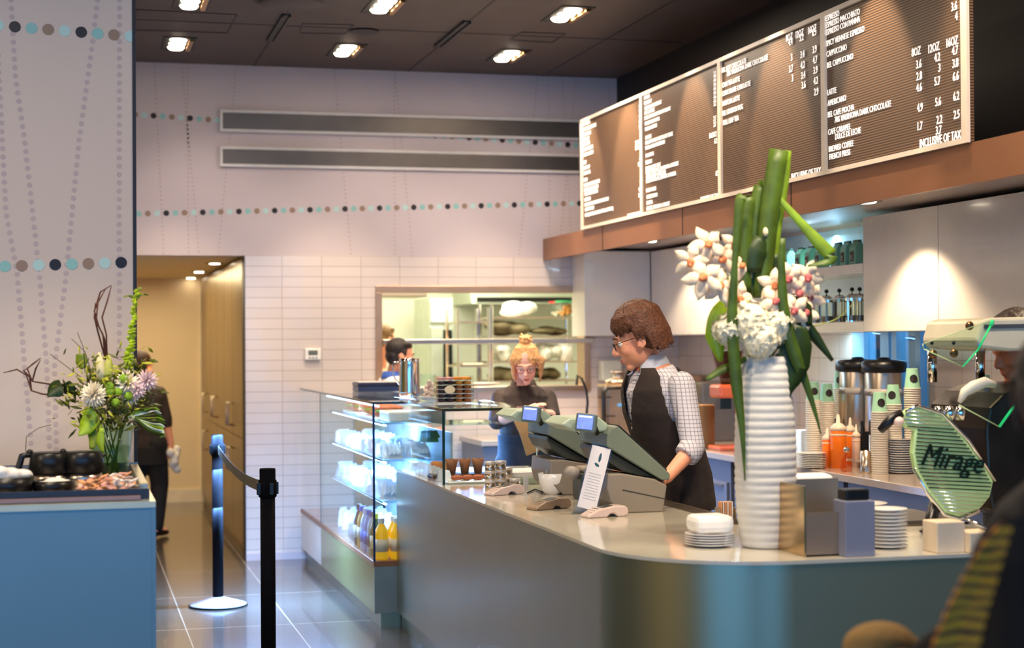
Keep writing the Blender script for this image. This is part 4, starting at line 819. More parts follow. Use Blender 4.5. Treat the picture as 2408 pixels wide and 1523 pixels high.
# ================================================================ PEOPLE
def lerp(a, b, t): return a+(b-a)*t
def ring_at(T, z):
    if z <= T[0][1]: return T[0]
    for a, b in zip(T, T[1:]):
        if z <= b[1]:
            t = (z-a[1])/(b[1]-a[1]); t = t*t*(3-2*t) if False else t
            return tuple(lerp(a[i], b[i], t) for i in range(4))
    return T[-1]
def torso_tube(mb, T, g=0.0, z0=None, z1=None):
    zs = [q[1] for q in T if (z0 is None or q[1] >= z0-1e-6) and (z1 is None or q[1] <= z1+1e-6)]
    if z0 is not None and z0 not in zs: zs = [z0]+zs
    if z1 is not None and z1 not in zs: zs = zs+[z1]
    pts = []; rad = []
    for z in zs: q = ring_at(T, z); pts.append((q[0], 0, z)); rad.append((q[2]+g, q[3]+g))
    mb.tube(pts, rad, 20)
def limb(mb, pts, rad, g=0.0):
    P = [Vector(p) for p in pts]; out = []; rr = []
    for i in range(len(P)-1):
        for k in range(4): out.append(P[i].lerp(P[i+1], k/4)); rr.append(lerp(rad[i], rad[i+1], k/4)+g)
    out.append(P[-1]); rr.append(rad[-1]+g); mb.tube(out, rr, 12)
    for p, r in zip(P[1:-1], rad[1:-1]): mb.ell(p, r+g, 12)
    mb.ell(P[0], rad[0]+g, 12); mb.ell(P[-1], rad[-1]+g, 12)
def hand(mb, w, d, nrm, side=1, curl=.5, s=1.0):
    w = Vector(w); d = Vector(d).normalized(); n = Vector(nrm); n = (n-d*n.dot(d)).normalized(); l = d.cross(n)*side
    mb.tube([w-d*.01, w+d*.03*s, w+d*.06*s, w+d*.088*s], [(.024*s, .018*s), (.034*s, .018*s), (.041*s, .016*s), (.038*s, .013*s)], 12, up=tuple(n))
    for i, (o, L) in enumerate(((-.030, .062), (-.010, .072), (.010, .078), (.030, .070))):
        b = w+d*.082*s+l*o*s; c = b; a = curl*(.5+.08*i); pts = [b-d*.01]
        ang = .1
        for f in (.42, .33, .25):
            ang += a; dd = d*math.cos(ang)+n*math.sin(ang); c = c+dd*L*f*s; pts.append(c)
        mb.tube(pts, [.0095*s, .009*s, .0085*s, .0075*s], 8)
    t0 = w+d*.02*s+l*.028*s; t1 = t0+(d*.5+l*.75+n*.25).normalized()*.038*s; t2 = t1+(d*.85+l*.2+n*.4).normalized()*.03*s
    mb.tube([t0, t1, t2, t2+(d*.9+n*.35).normalized()*.018*s], [.014*s, .0115*s, .010*s, .008*s], 8)
def head_matrix(c, yaw, pitch, roll=0, s=1.0): return Matrix.Translation(c) @ Matrix.Rotation(yaw, 4, 'Z') @ Matrix.Rotation(pitch, 4, 'Y') @ Matrix.Rotation(roll, 4, 'X') @ Matrix.Diagonal((s, s, s, 1))
def head_vol(mb, Hm):
    old = mb.M; mb.M = Hm
    mb.ell((-.012, 0, .035), (.097, .074, .087), 20); mb.ell((.032, 0, -.03), (.060, .060, .088), 18); mb.ell((.02, 0, -.07), (.058, .052, .048), 16)
    mb.ell((.068, 0, -.106), (.021, .024, .017), 12); mb.tube([(.074, -.045, .018), (.088, -.02, .014), (.088, .02, .014), (.074, .045, .018)], .0105, 8)
    mb.tube([(.086, 0, .008), (.098, 0, -.012), (.112, 0, -.036), (.105, 0, -.046)], [.0075, .009, .0125, .010], 10)
    for k in (-1, 1):
        mb.ell((.098, k*.0115, -.044), .0085, 8); mb.ell((.062, k*.036, -.036), (.026, .022, .026), 10); mb.ell((-.004, k*.074, -.018), (.019, .0075, .032), 12, (0, -.15, 0)); mb.ell((0, k*.078, -.018), (.024, .0035, .036), 12, (0, -.15, 0))
    mb.ell((.090, 0, -.069), (.011, .024, .0055), 12); mb.ell((.087, 0, -.080), (.011, .021, .0062), 12)
    mb.M = old
def face_parts(body, Hm, hairm, glasses=None, eyes=True):
    for k in (-1, 1):
        e = MB(); e.M = Hm; e.ell((.0765, k*.031, -.006), .0125, 12); e.build('eye', mat('eye_white', (232, 226, 220), .2), body, True)
        e = MB(); e.M = Hm; e.ell((.0855, k*.031, -.009), (.0045, .0055, .0055), 10); e.build('iris', mat('eye_dark', (52, 38, 30), .15), body, True)
        e = MB(); e.M = Hm; e.tube([(.083, k*.048, .016), (.094, k*.032, .024), (.097, k*.014, .020)], [.003, .004, .003], 6); e.build('eyebrow', hairm, body, True)
    e = MB(); e.M = Hm; e.ell((.0945, 0, -.0705), (.0085, .021, .004), 12); e.ell((.092, 0, -.079), (.0085, .018, .005), 12); e.build('lips', mat('lip', (190, 96, 90), .4), body, True)
    if glasses:
        g = MB(); g.M = Hm
        for k in (-1, 1):
            pts = [(.103-.006*abs(math.sin(a))*0, k*(.033+.023*math.cos(a)), -.008+.016*math.sin(a)) for a in [i*math.pi/8 for i in range(17)]]; g.tube(pts, .0018, 6)
            g.tube([(.103, k*.055, -.002), (.06, k*.074, .0), (.0, k*.082, -.002), (-.012, k*.08, -.015)], .0016, 6)
        g.tube([(.103, -.011, -.004), (.107, 0, -.001), (.103, .011, -.004)], .0016, 6); g.build('glasses', glasses, body, True)
def hair_mat(name, c1, c2):
    if name in MATS: return MATS[name]
    m = mat(name, tuple((p+q)//2 for p, q in zip(c1, c2)), .55, vary=.35, scale=70, bump=.5, bscale=90); return m
def hair(body, Hm, m, style):
    random.seed(5); q = MB(); q.M = Hm
    if style == 'mop':
        q.ell((-.022, 0, .052), (.100, .083, .086), 20); q.ell((-.045, 0, .0), (.075, .078, .07), 16)
        for i in range(84):
            a = -2.8+5.6*i/83; y = math.sin(a); x = math.cos(a)
            front = x > .35; e = (.100 if front else .088)
            top = Vector((-.02+random.uniform(-.02, .02), random.uniform(-.02, .02), .135)); mid = Vector((-.02+x*.092, y*.085, .085+random.uniform(-.008, .008)))
            zend = .035 if front else (-.012 if x > -.1 else -.075); zend += random.uniform(-.018, .014)
            end = Vector((-.022+x*.108, y*.092, zend)); q.tube([top, top.lerp(mid, .6)+Vector((0, 0, .012)), mid, end.lerp(mid, .4)+Vector((x*.006, y*.006, 0)), end], [.012, .013, .013, .010, .003], 7)
        q.build('hair', m, body, remesh=.0042, sm=1)
    elif style == 'short':
        q.ell((-.022, 0, .048), (.094, .080, .082), 20); q.ell((-.052, 0, -.005), (.058, .072, .065), 16)
        for i in range(30):
            a = -1.2+2.4*i/29; q.ell((-.02+.082*math.cos(a), .066*math.sin(a), .075+random.uniform(-.006, .008)), (.022, .02, .02), 8)
        for k in (-1, 1): q.ell((.01, k*.072, .02), (.022, .009, .03), 8)
        q.build('hair', m, body, remesh=.006, sm=2)
    elif style == 'bun':
        q.ell((-.022, 0, .046), (.098, .083, .082), 20); q.ell((-.05, 0, -.005), (.062, .074, .07), 16); q.ell((-.03, .0, .145), (.045, .042, .034), 12)
        for i in range(60):
            a = random.uniform(-1.1, 1.1); q.tube([(-.03, .02*a, .14), (.03, .055*a, .118), (.07, .085*a, .06), (.066+random.uniform(-.012, .012), .088*a, .02)], [.007, .009, .008, .004], 6)
        for k in (-1, 1):
            for i in range(7): q.tube([(-.0, k*.07, .05), (.03-.012*i, k*(.085+.004*i), 0), (.035-.014*i, k*(.083+random.uniform(0, .012)), -.05-random.uniform(0, .04)), (.03-.012*i, k*.078, -.10-random.uniform(0, .03))], [.013, .012, .010, .004], 7)
        for i in range(12): q.tube([(-.03, 0, .15), (-.03+random.uniform(-.04, .04), random.uniform(-.04, .04), .175), (-.03+random.uniform(-.05, .05), random.uniform(-.06, .06), .16)], [.012, .009, .004], 7)
        q.build('hair', m, body, remesh=.0035, sm=1)
    elif style == 'pony':
        q.ell((-.02, 0, .04), (.10, .084, .086), 20); q.ell((-.05, 0, -.01), (.065, .078, .075), 16); q.tube([(-.09, 0, .04), (-.125, .01, 0), (-.12, .02, -.06), (-.10, .02, -.11)], [.022, .03, .026, .008], 10)
        for k in (-1, 1): q.tube([(-.02, k*.08, .03), (.0, k*.086, -.03), (-.01, k*.08, -.08)], [.018, .012, .004], 8)
        q.build('hair', m, body, remesh=.007, sm=2)
def shell(name, T, z0, z1, g, keep, m, parent, n=48, nz=26, th=.006):
    """garment panel wrapped round the torso; keep(angle, z) says where cloth is"""
    q = MB(); vs = []; fs = []
    for j in range(nz+1):
        z = lerp(z0, z1, j/nz); r = ring_at(T, z)
        for i in range(n): a = 2*math.pi*i/n; vs.append((r[0]+(r[3]+g)*math.cos(a), (r[2]+g)*math.sin(a), z))
    for j in range(nz):
        for i in range(n):
            a = 2*math.pi*(i+.5)/n; a = a-2*math.pi if a > math.pi else a
            if keep(a, lerp(z0, z1, (j+.5)/nz)): fs.append((j*n+i, j*n+(i+1) % n, (j+1)*n+(i+1) % n, (j+1)*n+i))
    q.add(vs, fs); o = q.build(name, m, parent, True); md0 = o.modifiers.new('m', 'SMOOTH'); md0.factor = .5; md0.iterations = 8
    md = o.modifiers.new('s', 'SOLIDIFY'); md.thickness = th; md.offset = 1; md2 = o.modifiers.new('u', 'SUBSURF'); md2.levels = 1; md2.render_levels = 1
    return o
def collar(T, zc, m, parent, xo=0, r=(.062, .070), h=.045, lean=0):
    q = MB(); vs = []; fs = []; n = 28; x0 = ring_at(T, zc)[0]+xo
    for j, (k, dz) in enumerate(((1.0, h), (1.22, .0), (1.28, -.012))):
        for i in range(n+1):
            a = math.radians(28)+(2*math.pi-math.radians(56))*i/n; f = 1.0+(.35 if j == 2 else 0)*max(0, math.cos(a))
            z = zc+dz-(.034*max(0, math.cos(a)) if j > 0 else .012*max(0, math.cos(a)))
            vs.append((x0+lean*dz+r[0]*k*f*math.cos(a), r[1]*k*math.sin(a), z))
    for j in range(2):
        for i in range(n): fs.append((j*(n+1)+i, j*(n+1)+i+1, (j+1)*(n+1)+i+1, (j+1)*(n+1)+i))
    q.add(vs, fs); o = q.build('collar', m, parent, True); md = o.modifiers.new('s', 'SOLIDIFY'); md.thickness = .005; return o
def person(name_label, loc, rz, T, Hm, neck, arms, legs, skin, shirt, sleeve_end, trousers, vox=.008, sm=2, shirt_z=None, sg=.008):
    """arms: (shoulder, elbow, wrist, hand dir, palm normal, side, curl); sleeve_end: 0..2 how far the sleeve runs (1 = elbow)"""
    r = thing('person', name_label, 'person', loc, rz)
    b = MB(); torso_tube(b, T); b.tube(neck, [.056, .054, .054], 14); head_vol(b, Hm)
    for (s, e, w, hd, pn, sd, cu) in arms:
        limb(b, (s, e, w), (.050, .040, .027)); hand(b, w, hd, pn, sd, cu)
    for (h, k, a) in legs: limb(b, (h, k, a), (.085, .058, .042)); b.tube([Vector(a)+Vector((-.05, 0, -.05)), Vector(a)+Vector((.06, 0, -.05)), Vector(a)+Vector((.15, 0, -.06))], [.04, .04, .03], 10)
    body = b.build('body', skin, r, remesh=vox, sm=sm)
    q = MB(); z0, z1 = shirt_z or (T[0][1], T[-1][1]); torso_tube(q, T, sg, z0, z1)
    for (s, e, w, *_) in arms:
        s, e, w = Vector(s), Vector(e), Vector(w)
        if sleeve_end <= 1: end = s.lerp(e, sleeve_end); limb(q, (s, s.lerp(end, .5), end), (.058, .054, .052), sg)
        else: end = e.lerp(w, sleeve_end-1); limb(q, (s, e, end), (.056, .046, lerp(.040, .030, sleeve_end-1)), sg)
    sh = q.build('shirt', shirt, r, remesh=vox, sm=2)
    q = MB()
    for (h, k, a) in legs: limb(q, (h, k, a), (.098, .074, .060), .004)
    zt = T[0][1]; torso_tube(q, [(T[0][0], zt-.12, T[0][2]*.98, T[0][3]*1.0), (T[0][0], zt+.03, T[0][2]+.002, T[0][3]+.002)], .004); q.build('trousers', trousers, r, remesh=.012, sm=2)
    q = MB()
    for (h, k, a) in legs: a = Vector(a); q.tube([a+Vector((-.06, 0, -.06)), a+Vector((.0, 0, -.05)), a+Vector((.1, 0, -.062)), a+Vector((.18, 0, -.07))], [.042, .048, .042, .03], 10, flat=.75)
    q.build('shoes', M_BLACK, r, remesh=.012, sm=1)
    return r, body
M_BLKC = mat('black_cloth', (30, 26, 25), .85, bump=.4, bscale=14, vary=.15)
def legs_std(h=.92, w=.09, x=0): return [((x, k*w, h), (x+.02, k*w, .5), (x-.01, k*w, .1)) for k in (-1, 1)]
# --- barista in the waistcoat
dirn = (-R0*.94-F0*.34); rz = math.atan2(dirn.y, dirn.x); hp_ = at(1600, 1190, D=7.5)
def loc_of(root, p): return Matrix.Rotation(-root[1], 4, 'Z') @ (Vector(p)-Vector(root[0]))
root = ((hp_.x, hp_.y, 0), rz); LB = lambda px, py, D: loc_of(root, at(px, py, D=D))
hc_ = LB(1500, 790, 7.42); ch = LB(1553, 975, 7.45); nk = LB(1538, 862, 7.45)
T = [(0, .90, .165, .125), (.01, 1.02, .155, .12), (lerp(0, ch.x, .55), 1.15, .165, .125), (ch.x-.005, 1.30, .185, .132), (lerp(ch.x, nk.x, .55), 1.40, .19, .118), (nk.x-.01, 1.47, .165, .09), (nk.x, 1.515, .085, .065)]
sh_ = LB(1603, 905, 7.28); el = LB(1630, 1052, 7.2); wr = LB(1568, 1122, 7.12); fs2 = Vector((sh_.x, -sh_.y, sh_.z))
M_CHECK = check_mat('checked_shirt', (206, 202, 208), (140, 136, 146), .017, .16)
Hb = head_matrix(hc_+Vector((0, 0, -.0)), -.36, .34, 0, 1.12)
rb, body = person('man in a dark waistcoat and checked shirt with glasses, looking down at the register', root[0], rz, T, Hb, [(nk.x-.01, 0, 1.48), (lerp(nk.x, hc_.x, .4), 0, 1.555), (hc_.x-.03, 0, hc_.z-.03)],
    [(sh_, el, wr, LB(1540, 1150, 7.1)-wr, (0, .4, -1), 1, .5), (fs2, (sh_.x+.03, -sh_.y+.04, 1.20), (sh_.x+.13, -sh_.y-.02, 1.00), (.6, .2, -.7), (0, -.3, -1), -1, .5)], legs_std(.9), M_SKIN, M_CHECK, 1.06, M_BLKC, vox=.0065, sm=2, shirt_z=(.95, 1.50), sg=.006)
face_parts(body, Hb, mat('brown_brow', (84, 54, 36), .7), mat('dark_glasses_frame', (40, 34, 34), .3)); hair(body, Hb, hair_mat('brown_hair', (74, 42, 26), (104, 62, 38)), 'mop')
M_VEST = mat('dark_waistcoat', (48, 38, 34), .85, bump=.3, bscale=30, vary=.12, scale=5)
def vk(a, z):
    if z > 1.25 and abs(a) < (z-1.24)*1.55+.02: return False          # V neck
    if z > 1.27 and abs(abs(a)-math.pi/2-.08) < .33+(z-1.27)*1.1: return False     # armholes
    return True
shell('waistcoat', T, .86, 1.50, .018, vk, M_VEST, rb, 128, 80, .008)
q = MB(); q.add([(0, 0, 0)], [])
for zz in (1.0, 1.08, 1.16, 1.23): t_ = ring_at(T, zz); o = MB().ell((t_[0]+t_[3]+.028, 0, zz), (.003, .007, .007), 8).build('waistcoat_button', M_STEEL, rb, True)
collar(T, 1.505, mat('collar_check', (202, 206, 218), .8), rb, .008, (.068, .074), .052, .25)
q = MB(); e_ = Vector(el); w_ = Vector(wr); s_2 = Vector(sh_)
for f_, rr in ((.99, .059), (1.1, .0575)):
    c_ = s_2.lerp(e_, min(f_, 1)) if f_ <= 1 else e_.lerp(w_, (f_-1)); c2 = c_+(w_-e_).normalized()*.04; q.tube([c_, c_.lerp(c2, .5), c2], [rr-.004, rr, rr-.004], 16)
q.build('rolled_cuff', M_CHECK, rb, remesh=.006, sm=1)
# --- woman with blond hair
dirn = (-F0*.97-R0*.2); rz = math.atan2(dirn.y, dirn.x); DW = 10.35; hp_ = at(1232, 1100, D=DW); root = ((hp_.x, hp_.y, 0), rz)
LW = lambda px, py, D=DW: loc_of(root, at(px, py, D=D))
hc_ = LW(1240, 853, DW-.12); zs = LW(1232, 925).z
T = [(0, .86, .15, .11), (0, .98, .135, .10), (.0, 1.10, .15, .12), (.015, 1.20, .165, .13), (.01, zs-.02, .165, .10), (.0, zs+.03, .115, .07), (.0, zs+.065, .06, .058), (.0, zs+.085, .056, .056)]
Hw = head_matrix(hc_+Vector((.02, 0, 0)), .1, .42, .03, .96)
sL = LW(1286, 938); sR = LW(1178, 938); eR = LW(1168, 990, DW-.1); wR = LW(1232, 968, DW-.33); eL = LW(1298, 978, DW-.1); wL = LW(1282, 972, DW-.32)
M_BLSH = mat('black_brown_shirt', (52, 40, 36), .75, bump=.4, bscale=16, vary=.15)
rw, body = person('blond woman in black shirt and glasses looking down behind the display case', root[0], rz, T, Hw, [(0, 0, zs+.03), (.01, 0, zs+.09), (hc_.x-.01, 0, hc_.z-.04)],
    [(sR, eR, wR, LW(1262, 950, DW-.36)-wR, (0, 0, -1), -1, .35), (sL, eL, wL, LW(1270, 966, DW-.42)-wL, (0, -1, -.2), 1, .7)], legs_std(.86, .085), M_SKINW, M_BLSH, 1.15, M_BLKC, vox=.006, sm=2, shirt_z=(.86, zs+.05))
face_parts(body, Hw, mat('blond_brow', (170, 120, 80), .7), mat('red_brown_glasses', (110, 50, 50), .3)); hair(body, Hw, hair_mat('blond_hair', (206, 140, 82), (240, 190, 132)), 'bun')
collar(T, zs+.05, M_BLSH, rw, .0, (.06, .066), .035)
shell('apron', T, .5, 1.06, .02, lambda a, z: abs(a) < 1.9, mat('navy_apron', (34, 42, 58), .8, bump=.4, bscale=12), rw, 40, 18)
pc = MB(); a_ = at(1215, 968, D=DW-.42); 
vs = [at(1196, 965, D=DW-.40), at(1240, 962, D=DW-.43), at(1250, 1010, D=DW-.42), at(1268, 1060, D=DW-.40), at(1238, 1072, D=DW-.38), at(1222, 1020, D=DW-.40)]
pc.add([tuple(v) for v in vs]+[tuple(v+F0*.012) for v in vs], [tuple(range(6)), tuple(range(11, 5, -1))]+[(i, i+6, (i+1) % 6+6, (i+1) % 6) for i in range(6)])
tag(pc.build('paper_bag', mat('kraft_paper', (200, 150, 96), .8, bump=.3), bevel=.003), 'crumpled tan paper bag held by the blond woman', 'paper bag')
# --- man in white by the hatch
dirn = (R0*.9+F0*.35); rz = math.atan2(dirn.y, dirn.x); DM = 12.3; hp_ = at(925, 1100, D=DM); root = ((hp_.x, hp_.y, 0), rz); LM = lambda px, py, D=12.3: loc_of(root, at(px, py, D=D))
hc_ = LM(941, 836); zs = LM(930, 895).z
T = [(0, .9, .165, .12), (.0, 1.05, .16, .12), (.01, 1.2, .18, .13), (.01, zs-.05, .19, .115), (.0, zs, .16, .085), (.0, zs+.04, .07, .06)]
Hq = head_matrix(hc_, -.05, .1, 0, 1.03)
rm, body = person('dark-haired man in a white jacket with blue collar seen in profile by the kitchen hatch', root[0], rz, T, Hq, [(0, 0, zs), (.01, 0, zs+.06), (hc_.x-.015, 0, hc_.z-.04)],
    [((0, k*.19, zs-.03), (.02, k*.24, zs-.3), (.22, k*.2, zs-.38), (1, 0, 0), (0, -k, 0), k, .6) for k in (-1, 1)], legs_std(.9), M_SKIN, mat('white_cloth', (236, 238, 240), .8, bump=.3, bscale=12), 1.8, M_BLKC, vox=.008)
face_parts(body, Hq, mat('dark_brow', (40, 30, 26), .7)); hair(body, Hq, hair_mat('dark_hair', (26, 20, 18), (58, 44, 38)), 'short'); collar(T, zs+.03, mat('blue_collar', (60, 100, 190), .7), rm, 0, (.066, .07), .04)
# --- man in the kitchen, half hidden by the frame
DM = 13.6; LM = lambda px, py, D=13.6: loc_of(root, at(px, py, D=D)); hp_ = at(893, 1100, D=DM); root = ((hp_.x, hp_.y, 0), rz); hc_ = LM(903, 797); zs = LM(898, 880).z
T = [(0, .95, .165, .12), (.0, 1.1, .16, .12), (.01, 1.25, .18, .13), (.01, zs-.05, .19, .115), (.0, zs, .16, .085), (.0, zs+.04, .07, .06)]
Hq = head_matrix(hc_, .5, .1, 0, 1.03)
rm, body = person('person with light brown hair in the kitchen, half hidden behind the left hatch frame', root[0], rz, T, Hq, [(0, 0, zs), (.01, 0, zs+.08), (hc_.x-.015, 0, hc_.z-.04)],
    [((0, k*.19, zs-.03), (.02, k*.24, zs-.3), (.22, k*.2, zs-.38), (1, 0, 0), (0, -k, 0), k, .6) for k in (-1, 1)], legs_std(.95), M_SKIN, mat('tan_cloth', (206, 170, 130), .8), 1.0, M_BLKC, vox=.009)
hair(body, Hq, hair_mat('light_brown_hair', (110, 80, 44), (160, 124, 76)), 'short')
# --- woman in the hallway, seen from behind
DH = 13.9; dirn = (F0*.95+R0*.3); rz = math.atan2(dirn.y, dirn.x); hp_ = at(345, 1060, D=DH); root = ((hp_.x, hp_.y, 0), rz); LH = lambda px, py, D=DH: loc_of(root, at(px, py, D=D))
hc_ = LH(332, 858); zs = LH(345, 915).z
T = [(0, .74, .15, .11), (0, .86, .13, .10), (.0, 1.0, .145, .11), (.02, zs-.07, .165, .11), (.02, zs, .15, .08), (.02, zs+.04, .06, .055)]
Hh = head_matrix(hc_, -.5, .15, 0, 1.0)
sR = LH(374, 925); eR = LH(390, 985); wR = LH(402, 1045); sL = Vector((sR.x, -sR.y, sR.z))
rh, body = person('woman in black walking away down the hallway with a white cloth in her right hand', root[0], rz, T, Hh, [(.02, 0, zs), (.02, 0, zs+.06), (hc_.x-.01, 0, hc_.z-.04)],
    [(sR, eR, wR, (0, 0, -1), (0, 1, 0), 1, .8), (sL, (sL.x+.04, sL.y+.03, sL.z-.27), (sL.x+.12, sL.y, sL.z-.48), (.3, 0, -1), (0, -1, 0), -1, .5)], [((0, -.085, .78), (.06, -.085, .44), (.0, -.085, .1)), ((0, .085, .78), (-.04, .085, .44), (-.16, .085, .12))], M_SKIN, M_BLSH, 1.2, M_BLKC, vox=.008)
hair(body, Hh, hair_mat('red_black_hair', (30, 16, 14), (84, 44, 26)), 'pony')
shell('apron_back', T, .60, .78, .02, lambda a, z: True, M_BLKC, rh, 30, 8)
c = at(408, 1080, D=DH); q = MB(); random.seed(2)
for i in range(9): q.ell((random.uniform(-.03, .03), random.uniform(-.03, .03), -.02-.02*i), (.04, .035, .04), 8)
o = q.build('white_cloth', mat('towel_white', (226, 218, 206), .9, bump=.5, bscale=20), None, remesh=.01, sm=1); o.location = c+Vector((0, 0, .10)); tag(o, 'white cloth hanging from the hand of the woman in the hallway', 'cloth')
# --- barista behind the espresso machine and customer at the right edge
DB = 6.75; dirn = (-R0*.9-F0*.3); rz = math.atan2(dirn.y, dirn.x); hp_ = at(2400, 1100, D=DB); root = ((hp_.x, hp_.y, 0), rz); LQ = lambda px, py, D=DB: loc_of(root, at(px, py, D=D))
hc_ = LQ(2392, 815); zs = LQ(2400, 925).z
T = [(0, .9, .17, .13), (.0, 1.05, .165, .125), (.02, 1.2, .18, .13), (.02, zs-.06, .185, .11), (.0, zs, .15, .085), (.0, zs+.05, .065, .06)]
Hq = head_matrix(hc_, 0, .35, 0, 1.08)
rq, body = person('person in black bending behind the espresso machine at the right edge, neck and cheek showing', root[0], rz, T, Hq, [(0, 0, zs), (.01, 0, zs+.07), (hc_.x-.02, 0, hc_.z-.05)],
    [((0, k*.19, zs-.05), (.06, k*.24, zs-.3), (.24, k*.18, zs-.30), (1, 0, 0), (0, -k, 0), k, .6) for k in (-1, 1)], legs_std(.9), mat('warm_skin', (230, 130, 80), .5), M_BLKC, 1.3, M_BLKC, vox=.009)
hair(body, Hq, hair_mat('dark_hair', (0, 0, 0), (0, 0, 0)), 'mop')
DC = 3.1; dirn = (F0*.8-R0*.6); rz = math.atan2(dirn.y, dirn.x); hp_ = at(2535, 1100, D=DC); root = ((hp_.x, hp_.y, 0), rz); LC = lambda px, py, D=DC: loc_of(root, at(px, py, D=D))
zs = LC(2400, 1200).z
T = [(0, .75, .19, .15), (.0, .9, .185, .145), (.02, 1.05, .19, .15), (.02, zs-.08, .2, .13), (.0, zs, .17, .1), (.0, zs+.06, .07, .065)]
Hq = head_matrix(Vector((.03, 0, zs+.22)), -1.15, .1, 0, 1.0)
M_COAT = mat('black_coat', (14, 12, 12), .9, bump=.3)
sL = LC(2400, 1290, DC-.05); sR = Vector((sL.x, -sL.y, sL.z))
rq, body = person('customer in a black coat close to the camera at the lower right edge', root[0], rz, T, Hq, [(0, 0, zs), (.01, 0, zs+.08), (.03, 0, zs+.14)],
    [(sL, LC(2310, 1500, DC), LC(2180, 1560, DC+.1), (1, 0, 0), (0, 0, -1), 1, .6), (sR, (sR.x+.05, sR.y-.03, sR.z-.28), (sR.x+.22, sR.y, sR.z-.36), (1, 0, 0), (0, 0, -1), -1, .5)], legs_std(.75), M_SKIN, M_COAT, 1.85, M_COAT, vox=.009, sg=.02)
hair(body, Hq, hair_mat('dark_hair', (0, 0, 0), (0, 0, 0)), 'pony')
# patterned scarf end hanging along the coat
sf = [at(2366, 1232, D=DC-.30), at(2335, 1290, D=DC-.30), at(2300, 1370, D=DC-.32), at(2268, 1450, D=DC-.33), at(2240, 1540, D=DC-.33), at(2228, 1600, D=DC-.33)]
o = MB().strip(sf, [.02, .04, .055, .066, .078, .085], R0, .008, .1).build('patterned_strap', wave_mat('gold_striped_weave', (255, 150, 14), (60, 22, 8), 16, .8, 'Z', dist=5)); tag(o, 'gold and brown striped woven strap hanging diagonally over the customer in black', 'scarf')
hb_ = at(2070, 1520, D=3.6); o = MB().ell((0, 0, 0), (.085, .07, .055), 20).ell((.04, .03, -.02), (.08, .07, .05), 16).build('tan_cap', mat('tan_felt', (150, 118, 66), .9, bump=.4, bscale=40), None, remesh=.008, sm=2); o.location = hb_; 
tag(o, 'rounded tan cap rising from the bottom edge before the counter', 'hat')
# ================================================================ LEFT CONDIMENT COUNTER
LCZ = 1.10; yF = 5.62; LXR = at(366, 1165, Y=yF).x
lc = thing('condiment_counter', 'blue condiment counter block in the left foreground under the flowers', 'counter', (0, 0, 0))
M_LBODY = mat('pale_blue_grey_laminate', (100, 122, 126), .3, .35, .05, 2)
MB().box(-3.2, yF, 0, LXR-.012, LY-.002, LCZ-.02).build('body', M_LBODY, lc); MB().box(LXR-.012, yF-.002, 0, LXR, LY-.002, LCZ-.02).build('end_panel', M_LBODY, lc); MB().box(-3.2, yF-.004, LCZ-.02, LXR, LY-.002, LCZ).build('worktop', mat('pale_green_stone', (172, 182, 166), .2, coat=.3), lc)
# steel organiser tray
M_DK = mat('dark_brown_plastic', (34, 26, 22), .35)
tx1 = at(350, 1150, Y=5.75).x; to = thing('steel_organiser', 'open steel condiment organiser with dark front rails on the condiment counter', 'organiser', (0, 0, LCZ))
yb_ = 6.78; zr = .045
MB().box(-1.6, yb_-.012, 0, tx1, yb_, zr+.005).build('back_panel', M_DSTEEL, to); MB().box(tx1-.03, 5.80, 0, tx1, yb_-.012, zr).build('side_rail', mat('satin_steel', (186, 178, 156), .3, .7), to, bevel=.003)
MB().box(-1.6, 5.70, .0, tx1-.0, 5.712, .036).build('front_rail', M_DK, to); MB().box(-1.6, 5.712, .0, tx1-.03, yb_-.012, .006).build('base', M_DSTEEL, to)
MB().box(-1.6, 5.66, .003, tx1-.03, 5.70, .014).build('drip_strip', mat('mauve_strip', (130, 110, 116), .5), to)
def crf(px, base, wpx, lab, y):
    p = at(px, base, Y=y); sc = .058
    r = thing('thermal_jug', lab, 'jug', (p.x, y, LCZ+.007), 0, 'black-topped steel jugs'); w = .075
    MB().lathe([(0, 0), (w*.9, 0), (w*.92, .03), (w*.86, .05)], n=28).build('steel_base', M_STEEL, r, True); MB().lathe([(w*.84, .05), (w*1.05, .052), (w*.92, .118), (w*.86, .124), (0, .124)], n=28).build('lid', M_BLACK, r, True)
    MB().tube([(-w*.85, 0, .118), (-w*1.3, 0, .112), (-w*1.5, 0, .06), (-w*1.55, 0, .008)], [.012, .013, .013, .011], 10).build('handle', M_BLACK, r, True); MB().ell((-w*.95, 0, .126), (.012, .014, .010), 10).build('lever', M_BLACK, r, True)
    MB().add([(w*.8, -.022, .10), (w*.8, .022, .10), (w*1.2, 0, .122), (w*.85, 0, .085)], [(0, 1, 2), (0, 2, 3), (1, 3, 2), (0, 3, 1)]).build('spout', M_BLACK, r); return r
crf(118, 1120, 0, 'black-lidded steel jug with curved handle, left of the pair behind the bowls', 6.25); crf(196, 1120, 0, 'black-lidded steel jug, right of the pair, nearest the sugar packets', 6.25)
for (px, y, rr, hh, lab) in ((20, 5.95, .085, .062, 'large black bin holding white napkins at the left edge'), (125, 5.98, .075, .044, 'low wide black bowl in front of the jugs')):
    p = at(px, 1120, Y=y); o = MB().lathe([(rr*.9, 0), (rr, hh), (rr*.94, hh), (rr*.84, .006), (0, .006)], n=30).build('black_bowl', M_BLACK, None, True); o.location = (p.x, y, LCZ+.007); tag(o, lab, 'bowl')
nk_ = lump('napkin_heap', 'heap of white napkins rising from the black bin at the left edge', 'napkins', tuple(at(20, 1120, Y=5.95)*Vector((1, 1, 0)) if False else (at(20, 1120, Y=5.95).x, 5.97, LCZ+.045)), (.14, .12, .05), M_PAPERW, None, 31, .008)
